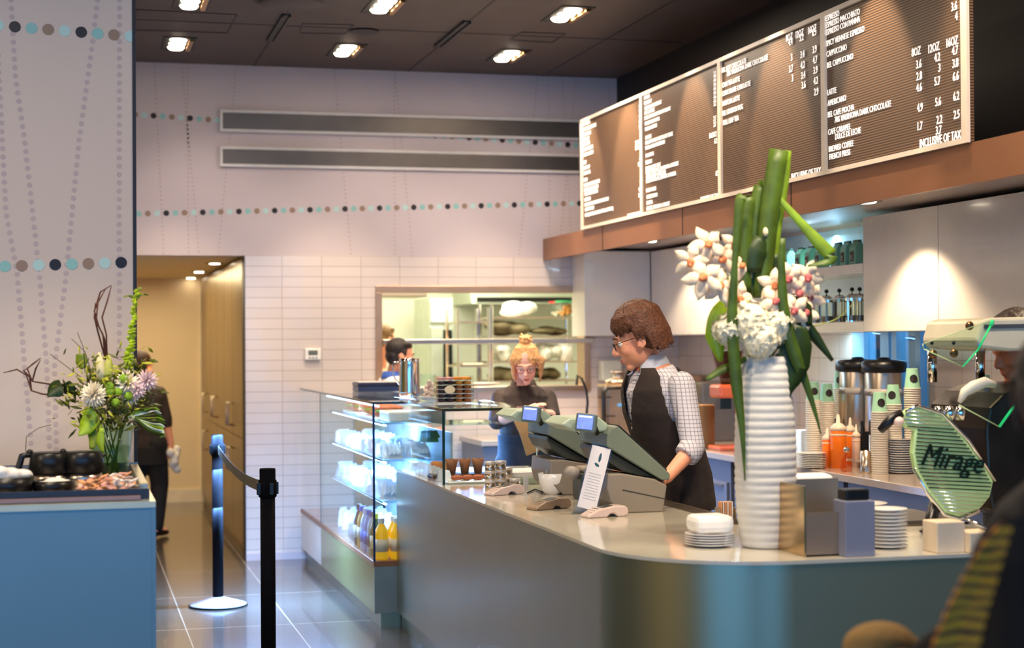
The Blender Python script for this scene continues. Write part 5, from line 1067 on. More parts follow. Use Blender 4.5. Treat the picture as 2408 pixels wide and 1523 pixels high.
p = at(150, 1120, Y=5.98); lump('stirrer_heap', 'pale sugar heap in the low black bowl', 'sugar', (at(125, 1120, Y=5.98).x, 5.98, LCZ+.014), (.12, .12, .035), mat('white_sugar', (236, 228, 216), .9), None, 33, .006)
sg_ = None; random.seed(21)
M_SUG = [mat('raw_sugar_packet', (226, 160, 110), .7), mat('white_sugar_packet', (232, 222, 214), .7), mat('pink_sugar_packet', (228, 176, 160), .7)]
xa_, xb_ = at(188, 1120, Y=5.9).x, tx1-.045; n_ = 60
for i in range(n_):
    x = xa_+(xb_-xa_)*random.random(); y = 5.76+.22*random.random(); z = LCZ+.008+.012*(i//16)+.006*(x-xa_)/(xb_-xa_)*3
    mt = M_SUG[1] if x > xa_+(xb_-xa_)*.62 and random.random() < .7 else M_SUG[0 if random.random() < .8 else 2]
    o = MB().box(-.016, -.011, 0, .016, .011, .0055).build('sugar_packet', mt, None, bevel=.002); o.location = (x, y, z+.006); o.rotation_euler = (random.uniform(-.5, .5), random.uniform(-.5, .5), random.uniform(0, 3))
    w_ = 'white' if mt is M_SUG[1] else 'brown and pink'
    tag(o, w_+' sugar packet in the heap inside the steel organiser', 'sugar packet', w_+' sugar packets in the organiser')
# ================================================================ STANCHIONS
M_POST = mat('black_post', (14, 14, 18), .75, ior=1.15)
a = at(513, 1424, Z=0.0); sc_ = 1.0
def stanch(loc, lab):
    r = thing('belt_stanchion', lab, 'stanchion', loc, 0, 'belt barrier posts')
    MB().lathe([(0, 0), (.178, 0), (.18, .006), (.172, .014), (.05, .052), (.036, .058), (0, .058)], n=40).build('base', mat('grey_base', (150, 146, 154), .5), r, True)
    MB().lathe([(.1802, .0), (.1815, .010), (.179, .012)], n=40).build('rubber_rim', M_BLACK, r, True)
    MB().cyl((0, 0, .05), .0335, .89, 24).build('pole', M_POST, r, True)
    MB().lathe([(.037, .93), (.041, .935), (.041, 1.005), (.036, 1.01), (.036, 1.055), (.034, 1.06), (0, 1.06)], n=28).build('belt_head', M_POST, r, True)
    for k in range(4): an = k*math.pi/2+.3; MB().bx((.042*math.cos(an), .042*math.sin(an), .97), (.02, .02, .055)).build('belt_slot', M_BLACK, r, bevel=.003)
    return r
s1 = stanch((a.x, a.y, 0), 'farther black belt barrier post with a round grey base on the tiled floor'); hh1 = at(510, 1022, D=(a-Vector((0, 0, EYE))).dot(FW)).z; s1.scale = (1, 1, hh1/1.06)
# nearer post: same height
D2 = (EYE-hh1)*FPX/(1100-806); b = at(629, 1100, D=D2); s2 = stanch((b.x, b.y, 0), 'nearer black belt barrier post cut by the bottom edge'); s2.scale = s1.scale
ps = []
for i in range(15):
    t = i/14; q = Vector((a.x, a.y, 0)).lerp(Vector((b.x, b.y, 0)), .03+.94*t); q.z = hh1*.915-.20*(.25-(t-.5)**2)*.9; ps.append(q)
m = MB(); vs = []; fs = []
dr = (b-a); nn = Vector((-dr.y, dr.x, 0)).normalized()*.0012
for q in ps:
    for s_, h in ((-1, -.026), (-1, .026), (1, .026), (1, -.026)): vs.append(tuple(q+nn*s_+Vector((0, 0, h))))
for i in range(14):
    for j in range(4): fs.append((i*4+j, i*4+(j+1) % 4, (i+1)*4+(j+1) % 4, (i+1)*4+j))
m.add(vs, fs+[(3, 2, 1, 0), (56, 57, 58, 59)]); o = m.build('barrier_belt', mat('olive_grey_webbing', (104, 98, 76), .7)); tag(o, 'grey-olive belt sagging between the two black barrier posts', 'belt')

# ================================================================ BACK WORKTOP THINGS
M_CUPG = mat('mint_cup', (150, 196, 164), .6, vary=.02); M_SEAL = mat('dark_seal', (44, 34, 32), .6); M_CUPW = mat('cup_rim_cream', (228, 216, 196), .6)
cupp = None
def cup_obj(lab, loc, g):
    r = thing('paper_cup', lab, 'paper cup', loc, 0, g)
    MB().lathe([(.044, 0), (.044, .004), (.041, .007), (.030, .108), (.029, .11), (0, .108)], n=24).build('cup', M_CUPG, r, True)
    MB().lathe([(.0445, -.001), (.047, .001), (.0445, .005)], n=24).build('rim', M_CUPW, r, True)
    q = MB(); n = 20; c = []
    for i in range(n):
        an = 2*math.pi*i/n; zz = .055+.022*math.sin(an); al = .6*math.cos(an)+math.pi*1.5-.25; rr = .0414-.0105*(zz-.007)/.1+.0008; c.append((rr*math.cos(al), rr*math.sin(al), zz))
    zz = .055; c.append(((.0414-.0105*.48+.0012)*math.cos(math.pi*1.5-.25), (.0414-.0105*.48+.0012)*math.sin(math.pi*1.5-.25), zz)); q.add(c, [(i, (i+1) % n, n) for i in range(n)]); q.build('dark_seal', M_SEAL, r)
    return r
def ncup_obj(lab, loc, g):
    o = MB().lathe([(.0465, 0), (.047, .002), (.0445, .006), (.0425, .018), (.0405, .018)], n=20).build('paper_cup', M_CUPW, None, True); o.location = loc; return tag(o, lab, 'paper cup', g)
stacks = [((1914, 895, 1100), 'beside the white vase'), ((1946, 898, 1085), 'second right of the white vase'), ((1978, 870, 1080), 'touching the left coffee urn'),
          ((2069, 920, 1090), 'before the right coffee urn'), ((2102, 902, 1080), 'just right of the urns'), ((2147, 865, 1080), 'tallest, right of the urns'), ((2315, 878, 1000), 'far right behind the espresso machine')]
tc = nc = None
for si, ((px, top, base), where) in enumerate(stacks):
    X = 4.16+.1*(si % 3) if si < 6 else 4.45
    p = at(px, 1090, X=X); zt = at(px, top, X=X).z; n = max(3, int((zt-.11-CT)/.0125)); cupk = None
    for k in range(n):
        loc = (p.x, p.y, CT+.001+k*.0125)
        lab = 'cream paper cup rim nested in the stack '+where
        if nc is None: nc = ncup_obj(lab, loc, 'nested cups, stack '+where)
        else:
            o = nc.copy(); COL.objects.link(o); o.location = loc; o['label'] = lab; o['group'] = 'nested cups, stack '+where
    lab = 'mint paper cup topping the stack '+where; loc = (p.x, p.y, CT+.001+n*.0125)
    if tc is None: tc = cup_obj(lab, loc, 'mint cups topping the stacks')
    else: copy_tree(tc, loc, (-.5, .2, -.3, .1, -.45, 0, 0)[si], lab)
# coffee urns
ur = None
for px, lab in ((2018, 'left steel coffee urn with black lid and tap'), (2080, 'right steel coffee urn with black lid and tap')):
    p = at(px, 1000, X=4.42)
    if ur is None:
        ur = thing('coffee_urn', lab, 'coffee urn', (p.x, p.y, CT), 0, 'coffee urns')
        MB().cyl((0, 0, 0), .115, .16, 28).build('stand', M_BLACK, ur, True); MB().lathe([(.105, .16), (.108, .17), (.108, .53), (.105, .54)], n=32).build('body', M_STEEL, ur, True)
        MB().lathe([(.113, .53), (.128, .54), (.128, .585), (.11, .60), (.04, .603), (.03, .615), (0, .617)], n=32).build('lid', M_BLACK, ur, True)
        MB().box(-.150, -.02, .10, -.10, .02, .2).tube([(-.135, 0, .2), (-.14, 0, .26)], [.014, .010], 8).tube([(-.14, 0, .12), (-.14, 0, .07)], .012, 8).build('tap', M_BLACK, ur, bevel=.003)
        MB().box(-.19, -.10, .03, -.11, .1, .045).build('drip_tray', M_STEEL, ur, bevel=.003); MB().lathe([(.1085, .40), (.1085, .44)], n=32).build('label_band', mat('label_grey', (176, 168, 160), .4), ur, True)
        text_mesh('lettering', [('EXC', .03, (0, 0), 1, 'CENTER', 0)], M_SEAL, ur, .0004, Matrix(((.9, .35, 0, 0), (0, 0, 0, 0), (0, 0, 0, 0), (0, 0, 0, 1))) if False else Matrix(((.18, 0, -.98, -.108), (-.98, 0, -.18, -.018), (0, 1, 0, .405), (0, 0, 0, 1))))
    else: copy_tree(ur, (p.x, p.y, CT), 0, lab)
def plates(name, cx_, n, r_, lab, z0=CT, grp=None, dz=.011, m=M_WHITE, loc=None, cat='plate'):
    p = loc or at(cx_[0], cx_[1], Z=z0); base = None
    for k in range(n):
        if base is None: base = MB().lathe([(0, 0), (r_*.6, 0), (r_*.68, .003), (r_, .009), (r_, .0105), (r_*.66, .006), (0, .004)], n=32).build(name, m, None, True); o = base
        else: o = base.copy(); COL.objects.link(o)
        o.location = (p.x, p.y, z0+.001+dz*k); tag(o, ('top ' if k == n-1 else '')+lab+('' if k == n-1 else ', below the top one'), cat, grp or lab)
    return p
plates('saucer', (1908, 1100), 9, .085, 'white saucer in the low stack right of the vase', grp='low saucer stack on the rear worktop', dz=.0095)
p = at(1893, 1070, X=4.3); bx_thing('napkin_block', 'pale square stack of napkins behind the saucers by the vase', 'napkins', (p.x, p.y, CT), (.09, .09, .17), M_PAPERW, None, .006)
plates('saucer', (2119, 1112), 15, .078, 'white saucer in the tall stack by the steel pitchers', grp='tall saucer stack on the rear worktop', dz=.0125)
# squeeze bottles
M_OR = mat('orange_sauce', (250, 120, 20), .3, emit=.05)
def squeeze(px, base, hh, rr, lab, body):
    p = at(px, base, Z=CT); r = thing('squeeze_bottle', lab, 'bottle', (p.x, p.y, CT), 0, 'squeeze bottles')
    MB().lathe([(0, 0), (rr, 0), (rr, hh*.68), (rr*.96, hh*.7)], n=20).build('bottle', body, r, True); MB().lathe([(rr*1.02, hh*.7), (rr*1.02, hh*.76), (rr*.6, hh*.82), (rr*.3, hh*.84), (rr*.16, hh), (0, hh)], n=20).build('nozzle_cap', mat('milky_cap', (236, 214, 190), .4), r, True)
    MB().lathe([(rr*1.01, hh*.6), (rr*1.01, hh*.64)], n=20).build('label_line', mat('label_pale', (240, 200, 170), .5), r, True)
squeeze(1972, 1100, .30, .045, 'largest orange squeeze bottle on the rear worktop', M_OR); squeeze(1946, 1098, .22, .030, 'small orange squeeze bottle with dark lower half left of the largest', M_OR)
squeeze(2000, 1092, .27, .032, 'orange squeeze bottle between the largest and the steel pitchers', M_OR); squeeze(2014, 1098, .24, .024, 'slim pale squeeze bottle touching the steel pitchers', mat('pale_pink_sauce', (232, 200, 180), .4))
gc = thing('glass_cruet', 'small clear glass cruet with a ball stopper before the orange bottles', 'cruet', tuple(at(1991, 1108, Z=CT))); MB().lathe([(.03, 0), (.033, .01), (.03, .06), (.012, .085), (.012, .10)], n=20).build('body', glass('amber_glass', (.95, .75, .6)), gc, True); MB().ell((0, 0, .118), .017, 14).build('stopper', M_CHROME, gc, True)
def pitcher(px, base, hh, rr, lab, tools=False):
    p = at(px, base, Z=CT); r = thing('milk_pitcher', lab, 'milk pitcher', (p.x, p.y, CT), 0, 'steel milk pitchers')
    MB().lathe([(0, 0), (rr, 0), (rr*1.05, .008), (rr, .02), (rr*.94, hh), (rr*.9, hh), (rr*.94, .02), (0, .01)], n=26).build('body', M_STEEL, r, True); MB().tube([(rr*.9, 0, hh*.9), (rr*1.7, 0, hh*.85), (rr*1.7, 0, hh*.35), (rr*.95, 0, hh*.25)], .005, 8).build('handle', M_STEEL, r, True)
    if tools:
        for i in range(6): tag(MB().tube([(p.x, p.y, CT+.02), (p.x+random.uniform(-.03, .03), p.y+random.uniform(-.03, .03), CT+hh+.05)], .003, 6).ell((p.x, p.y, CT+.02), .004, 6).build('bar_spoon', M_CHROME, None, True), 'thin bar spoon standing in the slim steel pitcher by the saucers', 'spoon', 'bar spoons in the steel pitcher')
pitcher(2032, 1093, .22, .040, 'tallest steel pitcher in the group beside the orange bottles'); pitcher(2037, 1112, .12, .033, 'short steel pitcher in front of the tallest one'); pitcher(2058, 1108, .20, .034, 'steel pitcher right of the tallest one'); pitcher(2079, 1112, .14, .032, 'slim steel pitcher holding spoons beside the saucer stack', True)
# far part: airpot, grinder stand, sleeves
p = at(1452, 1048, Z=CT) if False else at(1458, 1040, X=4.05); ap = thing('steel_airpot', 'square steel coffee dispenser with black handle frame left of the waistcoat man', 'coffee dispenser', (3.93, p.y, CT)); 
py_ = at(1458, 1040, Z=CT); q_ = at(1458, 1000, Y=11.9); ap.location = (q_.x, 11.92, CT)
MB().box(-.14, -.12, 0, .10, .12, .40).build('body', mat('warm_steel', (190, 160, 130), .2, .9), ap, bevel=.02); MB().lathe([(.1, .4), (.1, .42), (.04, .44), (.03, .47), (.06, .48), (.06, .49), (0, .495)], n=24, sx=1.1).build('lid', M_STEEL, ap, True)
for yy_ in (-.17, -.14): MB().tube([(-.17, yy_, .10), (-.17, yy_, .34), (-.15, yy_, .37), (.05, yy_, .37), (.08, yy_, .34), (.08, yy_, .06)], .012, 8).build('handle_frame', M_BLACK, ap, True)
MB().bx((-.16, -.155, .3), (.1, .01, .008)).bx((-.13, -.15, .16), (.1, .01, .008)).build('bracket', M_BLACK, ap); MB().ell((-.03, -.122, .24), (.025, .003, .014), 14).build('blue_badge', mat('blue_badge', (110, 170, 220), .4), ap, True)
h_ = thing('curved_hose', 'thin black curved pipe standing on the rear worktop beside the hatch', 'pipe', (0, 0, 0)); y_ = 12.1
MB().tube([tuple(at(x, y, Y=y_)) for x, y in ((1356, 905), (1358, 882), (1368, 890), (1378, 915), (1382, 945), (1379, 975), (1378, 1004))], .010, 8).build('pipe', M_BLACK, h_, True); MB().tube([tuple(at(x, y, Y=y_)) for x, y in ((1378, 985), (1378, 1023))], .016, 8).build('pipe_base', M_BLACK, h_, True)
SL0 = at(1693, 1052, X=4.12); n_s = 34
gs = thing('orange_grinder', 'orange and black coffee grinder with hopper partly behind the white vase', 'coffee grinder', (SL0.x+.06, SL0.y-.10, CT))
M_ORG = mat('orange_enamel', (226, 96, 48), .3, coat=.4)
MB().box(-.14, -.10, 0, .12, .12, .03).build('base', M_ORG, gs, bevel=.01); MB().box(.05, -.06, .03, .12, .1, .34).build('column', M_ORG, gs, bevel=.01); MB().box(-.13, -.08, .34, .13, .12, .43).build('head', M_ORG, gs, bevel=.02); MB().box(-.12, -.06, .27, -.04, .02, .34).build('grind_chute', M_BLACK, gs, bevel=.004)
MB().lathe([(.05, .43), (.055, .46), (.10, .62), (.105, .64), (.1, .64), (.05, .47)], (-.04, .0, 0), 20).build('hopper', glass('smoked_glass', (.62, .5, .42)), gs, True); MB().lathe([(0, .64), (.105, .64), (.105, .652), (0, .655)], (-.04, .0, 0), 20).build('hopper_lid', M_BLACK, gs, True)
sl = None; random.seed(8)
for k in range(n_s):
    o = sl.copy() if sl else MB().lathe([(.075, 0), (.08, .003), (.074, .007)], n=18, sx=.95, sy=1.1).build('cup_sleeve', mat('kraft_sleeve', (168, 116, 66), .8, vary=.2, scale=30), None, True)
    if sl: COL.objects.link(o)
    sl = sl or o; o.location = (SL0.x-.06+random.uniform(-.004, .004), SL0.y+.14, CT+.001+.0085*k); tag(o, 'brown cardboard sleeve in the tall stack behind the waistcoat man', 'cup sleeve', 'brown cup sleeve stack')
p = at(1670, 880, X=4.4); bx_thing('grey_machine', 'grey steel machine with a dark panel under the far white cabinets', 'machine', (4.45, p.y+.1, CT), (.3, .4, .42), M_DSTEEL)
p = at(1600, 870, X=4.5); bx_thing('wooden_panel', 'brown flat panel leaning under the wall cabinets behind the waistcoat man', 'board', (4.60, p.y, CT), (.03, .35, .45), mat('wood_panel', (172, 132, 96), .6), None, .004)
p = at(1434, 860, Y=12.42); bx_thing('paper_towel_box', 'pale green paper towel box on the tiled wall right of the hatch', 'dispenser', (p.x, 12.42, at(1434, 895, Y=12.42).z), (.16, .12, .16), mat('pale_box', (222, 226, 212), .4))
# ================================================================ THINGS AT THE RIGHT OF THE FRONT COUNTER
p = at(1682, 1287, Z=CT); plates('square_plate', None, 5, .088, 'white plate in the small stack left of the vase', loc=p+Vector((0, .05, 0)), grp='white plates left of the vase', dz=.009)
bx_thing('napkin_stack', 'puffy stack of white napkins on the plates left of the vase', 'napkins', (p.x, p.y+.05, CT+.05), (.14, .13, .06), M_PAPERW, None, .02)
p = at(1718, 1232, Z=CT); hd_ = thing('packet_holder', 'small steel holder with sugar sachets behind the white plates', 'holder', (p.x, p.y+.05, CT)); MB().box(-.035, -.025, 0, .035, .025, .004).box(-.035, -.025, .004, -.031, .025, .06).box(.031, -.025, .004, .035, .025, .06).build('holder', M_STEEL, hd_)
for i in range(6): tag(MB().bx((p.x-.024+.009*i, p.y+.05, CT+.045), (.005, .036, .078)).build('sugar_sachet', M_SUG[i % 2 and 1 or 0]), 'sachet standing in the small steel holder', 'sachet', 'sachets in the small holder')
p = at(1871, 1288, Z=CT); sh2 = thing('salt_shaker', 'small white ceramic shaker between the vase and the steel box', 'shaker', (p.x, p.y, CT)); MB().lathe([(0, 0), (.022, 0), (.024, .01), (.017, .06), (.012, .085), (0, .095)], n=20).build('body', M_WHITE, sh2, True); MB().lathe([(.0125, .082), (.013, .09), (0, .097)], n=16).build('cap', M_CHROME, sh2, True)
p = at(1975, 1306, Z=CT); sb = thing('steel_caddy', 'large open steel caddy with polished sides right of the vase', 'caddy', (p.x, p.y, CT)); H_ = .235
MB().box(-.122, 0, .0, .02, .004, H_*.62).build('front_panel', mat('taupe_panel', (128, 112, 98), .4, .2), sb); MB().box(-.128, 0, 0, -.121, .26, H_).build('side_panel', mat('brass_tinted_steel', (206, 170, 118), .2, 1), sb); MB().box(-.121, .256, 0, .12, .26, H_).build('back_panel', mat('satin_panel', (150, 140, 128), .45, .8), sb); MB().box(-.121, .0, 0, .12, .256, .006).build('floor_plate', M_STEEL, sb); MB().box(.116, 0, .006, .12, .256, H_*.62).build('right_panel', M_STEEL, sb)
MB().box(-.142, -.003, H_, .12, .262, H_+.006).build('rim', M_STEEL, sb) if False else None
bx_thing('cloth_stack', 'folded white cloth over the back corner of the steel caddy', 'cloth', (p.x+.03, p.y+.31, CT), (.18, .09, .25), M_PAPERW, None, .03)
p = at(2024, 1309, Z=CT); bb2 = thing('blue_box', 'blue-grey upright box with a black top before the plate stack', 'box', (p.x, p.y, CT)); MB().box(-.054, -.0, 0, .054, .09, .185).build('body', mat('blue_grey_box', (126, 130, 150), .5), bb2, bevel=.003); MB().box(-.045, .01, .185, .04, .08, .222).build('top', M_BLACK, bb2, bevel=.006)
p = at(2098, 1290, Z=CT); plates('side_plate', None, 11, .072, 'white plate in the stack right of the blue-grey box', loc=p+Vector((0, .04, 0)), grp='plates right of the blue-grey box', dz=.0125)
p = at(2020, 1200, Z=CT); plates('saucer', None, 6, .095, 'white saucer in the stack inside the steel station behind the black-topped box', loc=Vector((p.x, p.y, 0)), z0=CT, grp='saucers behind the black-topped box', dz=.012) if p.y < 5.75 else plates('saucer', None, 6, .095, 'white saucer in the stack behind the black-topped box', loc=Vector((at(2020, 1200, Y=5.68).x, 5.66, 0)), z0=CT, grp='saucers behind the black-topped box', dz=.02)
for (px, py, d, lab) in ((2237, 1300, (.105, .10, .105), 'cream box on the front counter under the espresso machine'), (2310, 1300, (.09, .1, .07), 'low cream box beside the dark machine foot at the right')):
    p = at(px, py, Z=CT); bx_thing('cream_box', lab, 'box', (p.x, p.y+.05, CT), d, mat('cream_box', (226, 206, 176), .4), None, .004)
# white wheel-like bowl glow, tea light
# ================================================================ ESPRESSO MACHINE
EY = 5.52; em = thing('espresso_machine', 'large chrome espresso machine with ribbed side panel lettered Mirage', 'espresso machine', (0, 0, 0))
E = lambda x, y, yy=EY: (lambda v: (v.x, v.z))(at(x, y, Y=yy))
M_RIB = mat('ribbed_green_metal', (190, 222, 150), .4, .2, .15, 6); M_EDK = mat('dark_machine_steel', (52, 44, 36), .25, .8, .3, 6); M_ENM = mat('pale_enamel', (206, 200, 176), .25, coat=.4)
pan = [(2118, 985), (2130, 966), (2154, 954), (2190, 962), (2215, 973), (2235, 987), (2276, 1038), (2313, 1087), (2337, 1131), (2328, 1168), (2304, 1197), (2256, 1214), (2223, 1205), (2182, 1156), (2154, 1107), (2146, 1066), (2152, 1012), (2128, 1004)]
MB().prism([E(*q) for q in pan], EY, EY+.03, 'XZ').build('side_panel', M_RIB, em, bevel=.006)
def xr(y, poly=pan):
    xs = []
    for (x0, y0), (x1, y1) in zip(poly, poly[1:]+poly[:1]):
        if (y0 <= y < y1) or (y1 <= y < y0): xs.append(x0+(x1-x0)*(y-y0)/(y1-y0))
    return min(xs), max(xs)
for y in range(968, 1210, 9):
    a0, a1 = xr(y); sl_ = .10
    z0 = E(a0+6, y); z1 = E(a1-6, y)
    if z1[0]-z0[0] > .03: rb_ = MB().tube([(z0[0], EY-.001, z0[1]+.004), (z1[0], EY-.001, z1[1]-.008)], [(.0030, .0025)]*2, 6); rb_.build('rib', M_CHROME if y > 1150 or y < 1000 else M_EDK, em, True)
th_ = -.16; o3 = E(2160, 1092)
Mx = Matrix(((math.cos(th_), math.sin(-th_), 0, o3[0]), (0, 0, -1, EY-.006), (math.sin(th_), math.cos(th_), 0, o3[1]), (0, 0, 0, 1)))
text_mesh('lettering', [('Mirage', .118, (0, 0), .80, 'LEFT', .35)], mat('letter_dark_green', (24, 38, 26), .3, .5), em, .003, Mx)
MB().tube([(E(x, y)[0], EY+.01, E(x, y)[1]) for x, y in ((2154, 1100), (2184, 1160), (2224, 1210), (2258, 1220), (2306, 1202))], .008, 8).build('lower_rim', M_CHROME, em, True)
MB().tube([(E(x, y)[0], EY-.0, E(x, y)[1]) for x, y in ((2130, 968), (2156, 953), (2216, 972), (2278, 1036), (2340, 1130))], .006, 8).build('upper_rim', M_CHROME, em, True)
dk = [(2335, 1010), (2345, 960), (2380, 925), (2440, 905), (2600, 900), (2600, 1200), (2420, 1225), (2350, 1205), (2340, 1130)]
MB().prism([E(*q) for q in dk], EY+.05, EY+.5, 'XZ').build('body', M_EDK, em, bevel=.01)
tp = [(2335, 752), (2360, 746), (2620, 740), (2620, 822), (2400, 826), (2335, 818), (2322, 800)]
MB().prism([E(*q) for q in tp], EY+.08, EY+.50, 'XZ').build('cup_tray', M_ENM, em, bevel=.012)
MB().prism([E(*q) for q in [(2340, 762), (2620, 758), (2620, 768), (2340, 772)]], EY+.075, EY+.08, 'XZ').build('trim_bar', M_DSTEEL, em)
for x, y in ((2216, 832), (2266, 830), (2303, 765)): c = E(x, y); MB().ell((c[0], EY+.07, c[1]), (.017, .014, .017), 12).build('knob', mat('bronze_knob', (120, 90, 60), .25, .9), em, True)
for x in (2216, 2268): c = E(x, 806); MB().ell((c[0], EY+.078, c[1]), (.008, .004, .008), 10).build('screw', M_BLACK, em, True)
c = E(2330, 812); MB().ell((c[0], EY+.078, c[1]), (.009, .004, .009), 10).build('blue_badge', mat('blue_dot', (50, 110, 210), .3), em, True)
for x, y0, y1 in ((2350, 826, 905), (2470, 826, 905), (2590, 826, 905)): c0, c1 = E(x, y0), E(x, y1); MB().tube([(c0[0], EY+.5, c0[1]), (c1[0], EY+.5, c1[1])], .02, 10).build('column', M_CHROME, em, True)
for i, x in enumerate((2218, 2243, 2268)): c = E(x, 975); MB().lathe([(0, 0), (.018, 0), (.02, .03), (.014, .05), (0, .052)], (c[0], EY+.03, c[1]-.02), 14).build('chrome_knob', M_CHROME, em, True)
wh = MB(); q = [at(x, y, Y=EY+.02) for x, y in ((2256, 945), (2268, 922), (2290, 908), (2316, 898), (2340, 905))]; wh.tube([tuple(v) for v in q], [.008, .018, .022, .020, .012], 10); wh.build('steam_guard', mat('white_rubber', (236, 222, 204), .5), em, True)
c = at(2098, 985, Y=EY); pf = MB().tube([tuple(at(x, y, Y=EY-.01)) for x, y in ((2070, 1012), (2095, 985), (2120, 972))], [.014, .020, .016], 10); pf.build('handle', M_BLACK, em, True); MB().ell(tuple(at(2112, 990, Y=EY-.02)), (.022, .02, .018), 12).build('handle_cap', mat('pink_white_plastic', (238, 206, 190), .3), em, True)
for x, y in ((2186, 1185),): MB().tube([(E(x+34, y)[0], EY+.05, E(x+34, y-20)[1]), (E(x+10, 1225)[0], EY+.02, E(x, 1222)[1]), (E(x, 1250)[0], EY, CT+.012)], [.022, .024, .026], 10).ell((E(x, 1250)[0], EY, CT+.012), (.04, .03, .012), 12).build('leg', M_BLACK, em, True)
for x in (2560,): MB().tube([(E(x, 1200)[0], EY+.1, E(x, 1200)[1]), (E(x, 1250)[0], EY+.1, CT)], .024, 10).build('leg', M_BLACK, em, True)
MB().tube([(E(2270, 1218)[0], EY, E(2270, 1218)[1]), (E(2322, 1245)[0], EY-.03, E(2322, 1245)[1]), (E(2340, 1275)[0], EY-.05, E(2340, 1275)[1])], .006, 8).build('drain_pipe', M_CHROME, em, True)
# clear guards with green edges
M_ACG = mat('green_lit_edge', (24, 190, 110), .2, emit=.35); AC = glass('acrylic_guard', (.88, .96, .9), ior=1.15)
def guard(pts, ge, yy): 
    P_ = [E(*q, yy) for q in pts]; MB().prism(P_, yy, yy+.006, 'XZ').build('acrylic_guard', AC, em)
    for (i, j, w, m) in ge: MB().tube([(P_[i][0], yy, P_[i][1]), (P_[j][0], yy, P_[j][1])], w, 6).build('guard_edge', m, em, True)
PE = mat('pale_edge', (190, 214, 150), .3)
guard([(2334, 752), (2170, 808), (2172, 820), (2264, 862), (2300, 822), (2330, 765)], [(0, 5, .007, M_ACG), (5, 4, .004, M_ACG), (4, 3, .003, M_ACG), (2, 3, .002, PE), (0, 1, .0015, PE), (1, 2, .0015, PE)], EY-.06)
guard([(2420, 905), (2350, 1003), (2255, 952), (2330, 900)], [(0, 1, .005, M_ACG), (1, 2, .002, PE)], EY-.03)
# steel station at the inner side of the counter
p0 = at(2075, 1140, Y=5.95); ws = thing('steel_work_station', 'low steel drip station behind the plates', 'work station', (at(2100, 1140, Y=5.9).x, 5.84, 0)); MB().box(-.22, 0, 0, .3, .45, CT+.0).build('body', M_STEEL, ws, bevel=.01); MB().box(-.2, .02, CT+.001, .28, .43, CT+.012).build('grid', M_DSTEEL, ws, bevel=.002)
# ================================================================ TALL VASE WITH ORCHIDS
VY = 5.365; vp = at(1801, 1285, Z=CT); VX = vp.x; VY = vp.y; fv = thing('flower_vase', 'tall white ridged vase with orchids, hydrangea and long green blades on the counter', 'flower arrangement', (VX, VY, CT))
M_VASE = mat('white_ridged_ceramic', (214, 210, 200), .6, vary=.06, bump=.3, bscale=18)
def V(px, py, off=0.0):
    v = at(px, py, Y=VY+off); return (v.x-VX, v.y-VY, v.z-CT)
prof = []; rpx = [(1285, 55), (1262, 60), (1200, 68), (1130, 72), (1050, 72), (980, 69), (920, 64), (870, 58), (838, 52)]
for i in range(150):
    y = 1285-(1285-838)*i/149
    for (ya, ra), (yb, rb2) in zip(rpx, rpx[1:]):
        if yb <= y <= ya: r_ = ra+(rb2-ra)*(ya-y)/(ya-yb); break
    z = V(1801, y)[2]; r_ = r_*.001482
    prof.append((r_+.0032*abs(math.sin(i*math.pi/6.2))-.002, z))
prof = [(prof[0][0]*.9, 0)]+prof[1:]+[(prof[-1][0]-.012, prof[-1][1]), (prof[-1][0]-.014, prof[-1][1]-.1)]
MB().lathe(prof, n=48, fn=lambda a, z: 1+.012*math.sin(3*a+z*9)).build('vase', M_VASE, fv, True)
M_LEAF = mat('deep_green_blade', (66, 88, 16), .5, vary=.35, scale=14); M_LEAFL = mat('bright_green_blade', (112, 142, 28), .5, vary=.25, scale=14); M_LEAFD = mat('dark_green_leaf', (36, 56, 14), .5, vary=.25, scale=10); M_LEAFY = mat('yellow_green_leaf', (150, 180, 34), .4, vary=.2)
def blade(pts, ws, m, off=0, nrm=None, par=fv, VF=V, sc=.001482, fold=.25, name='blade'):
    P_ = [VF(x, y, off+(o[0] if o else 0)) for (x, y, *o) in pts]; Q = []; Wd = []
    n = len(P_)
    for i in range(n-1):
        for k in range(4):
            t = k/4; a_, b_ = Vector(P_[i]), Vector(P_[i+1]); pr_ = Vector(P_[i-1]) if i else a_*2-b_; nx = Vector(P_[i+2]) if i+2 < n else b_*2-a_
            Q.append(.5*((2*a_)+(b_-pr_)*t+(2*pr_-5*a_+4*b_-nx)*t*t+(-pr_+3*a_-3*b_+nx)*t**3)); Wd.append((ws[i]+(ws[i+1]-ws[i])*t)*sc)
    Q.append(Vector(P_[-1])); Wd.append(ws[-1]*sc)
    return MB().strip(Q, Wd, nrm or tuple(R0), .0015, fold).build(name, m, par, True)
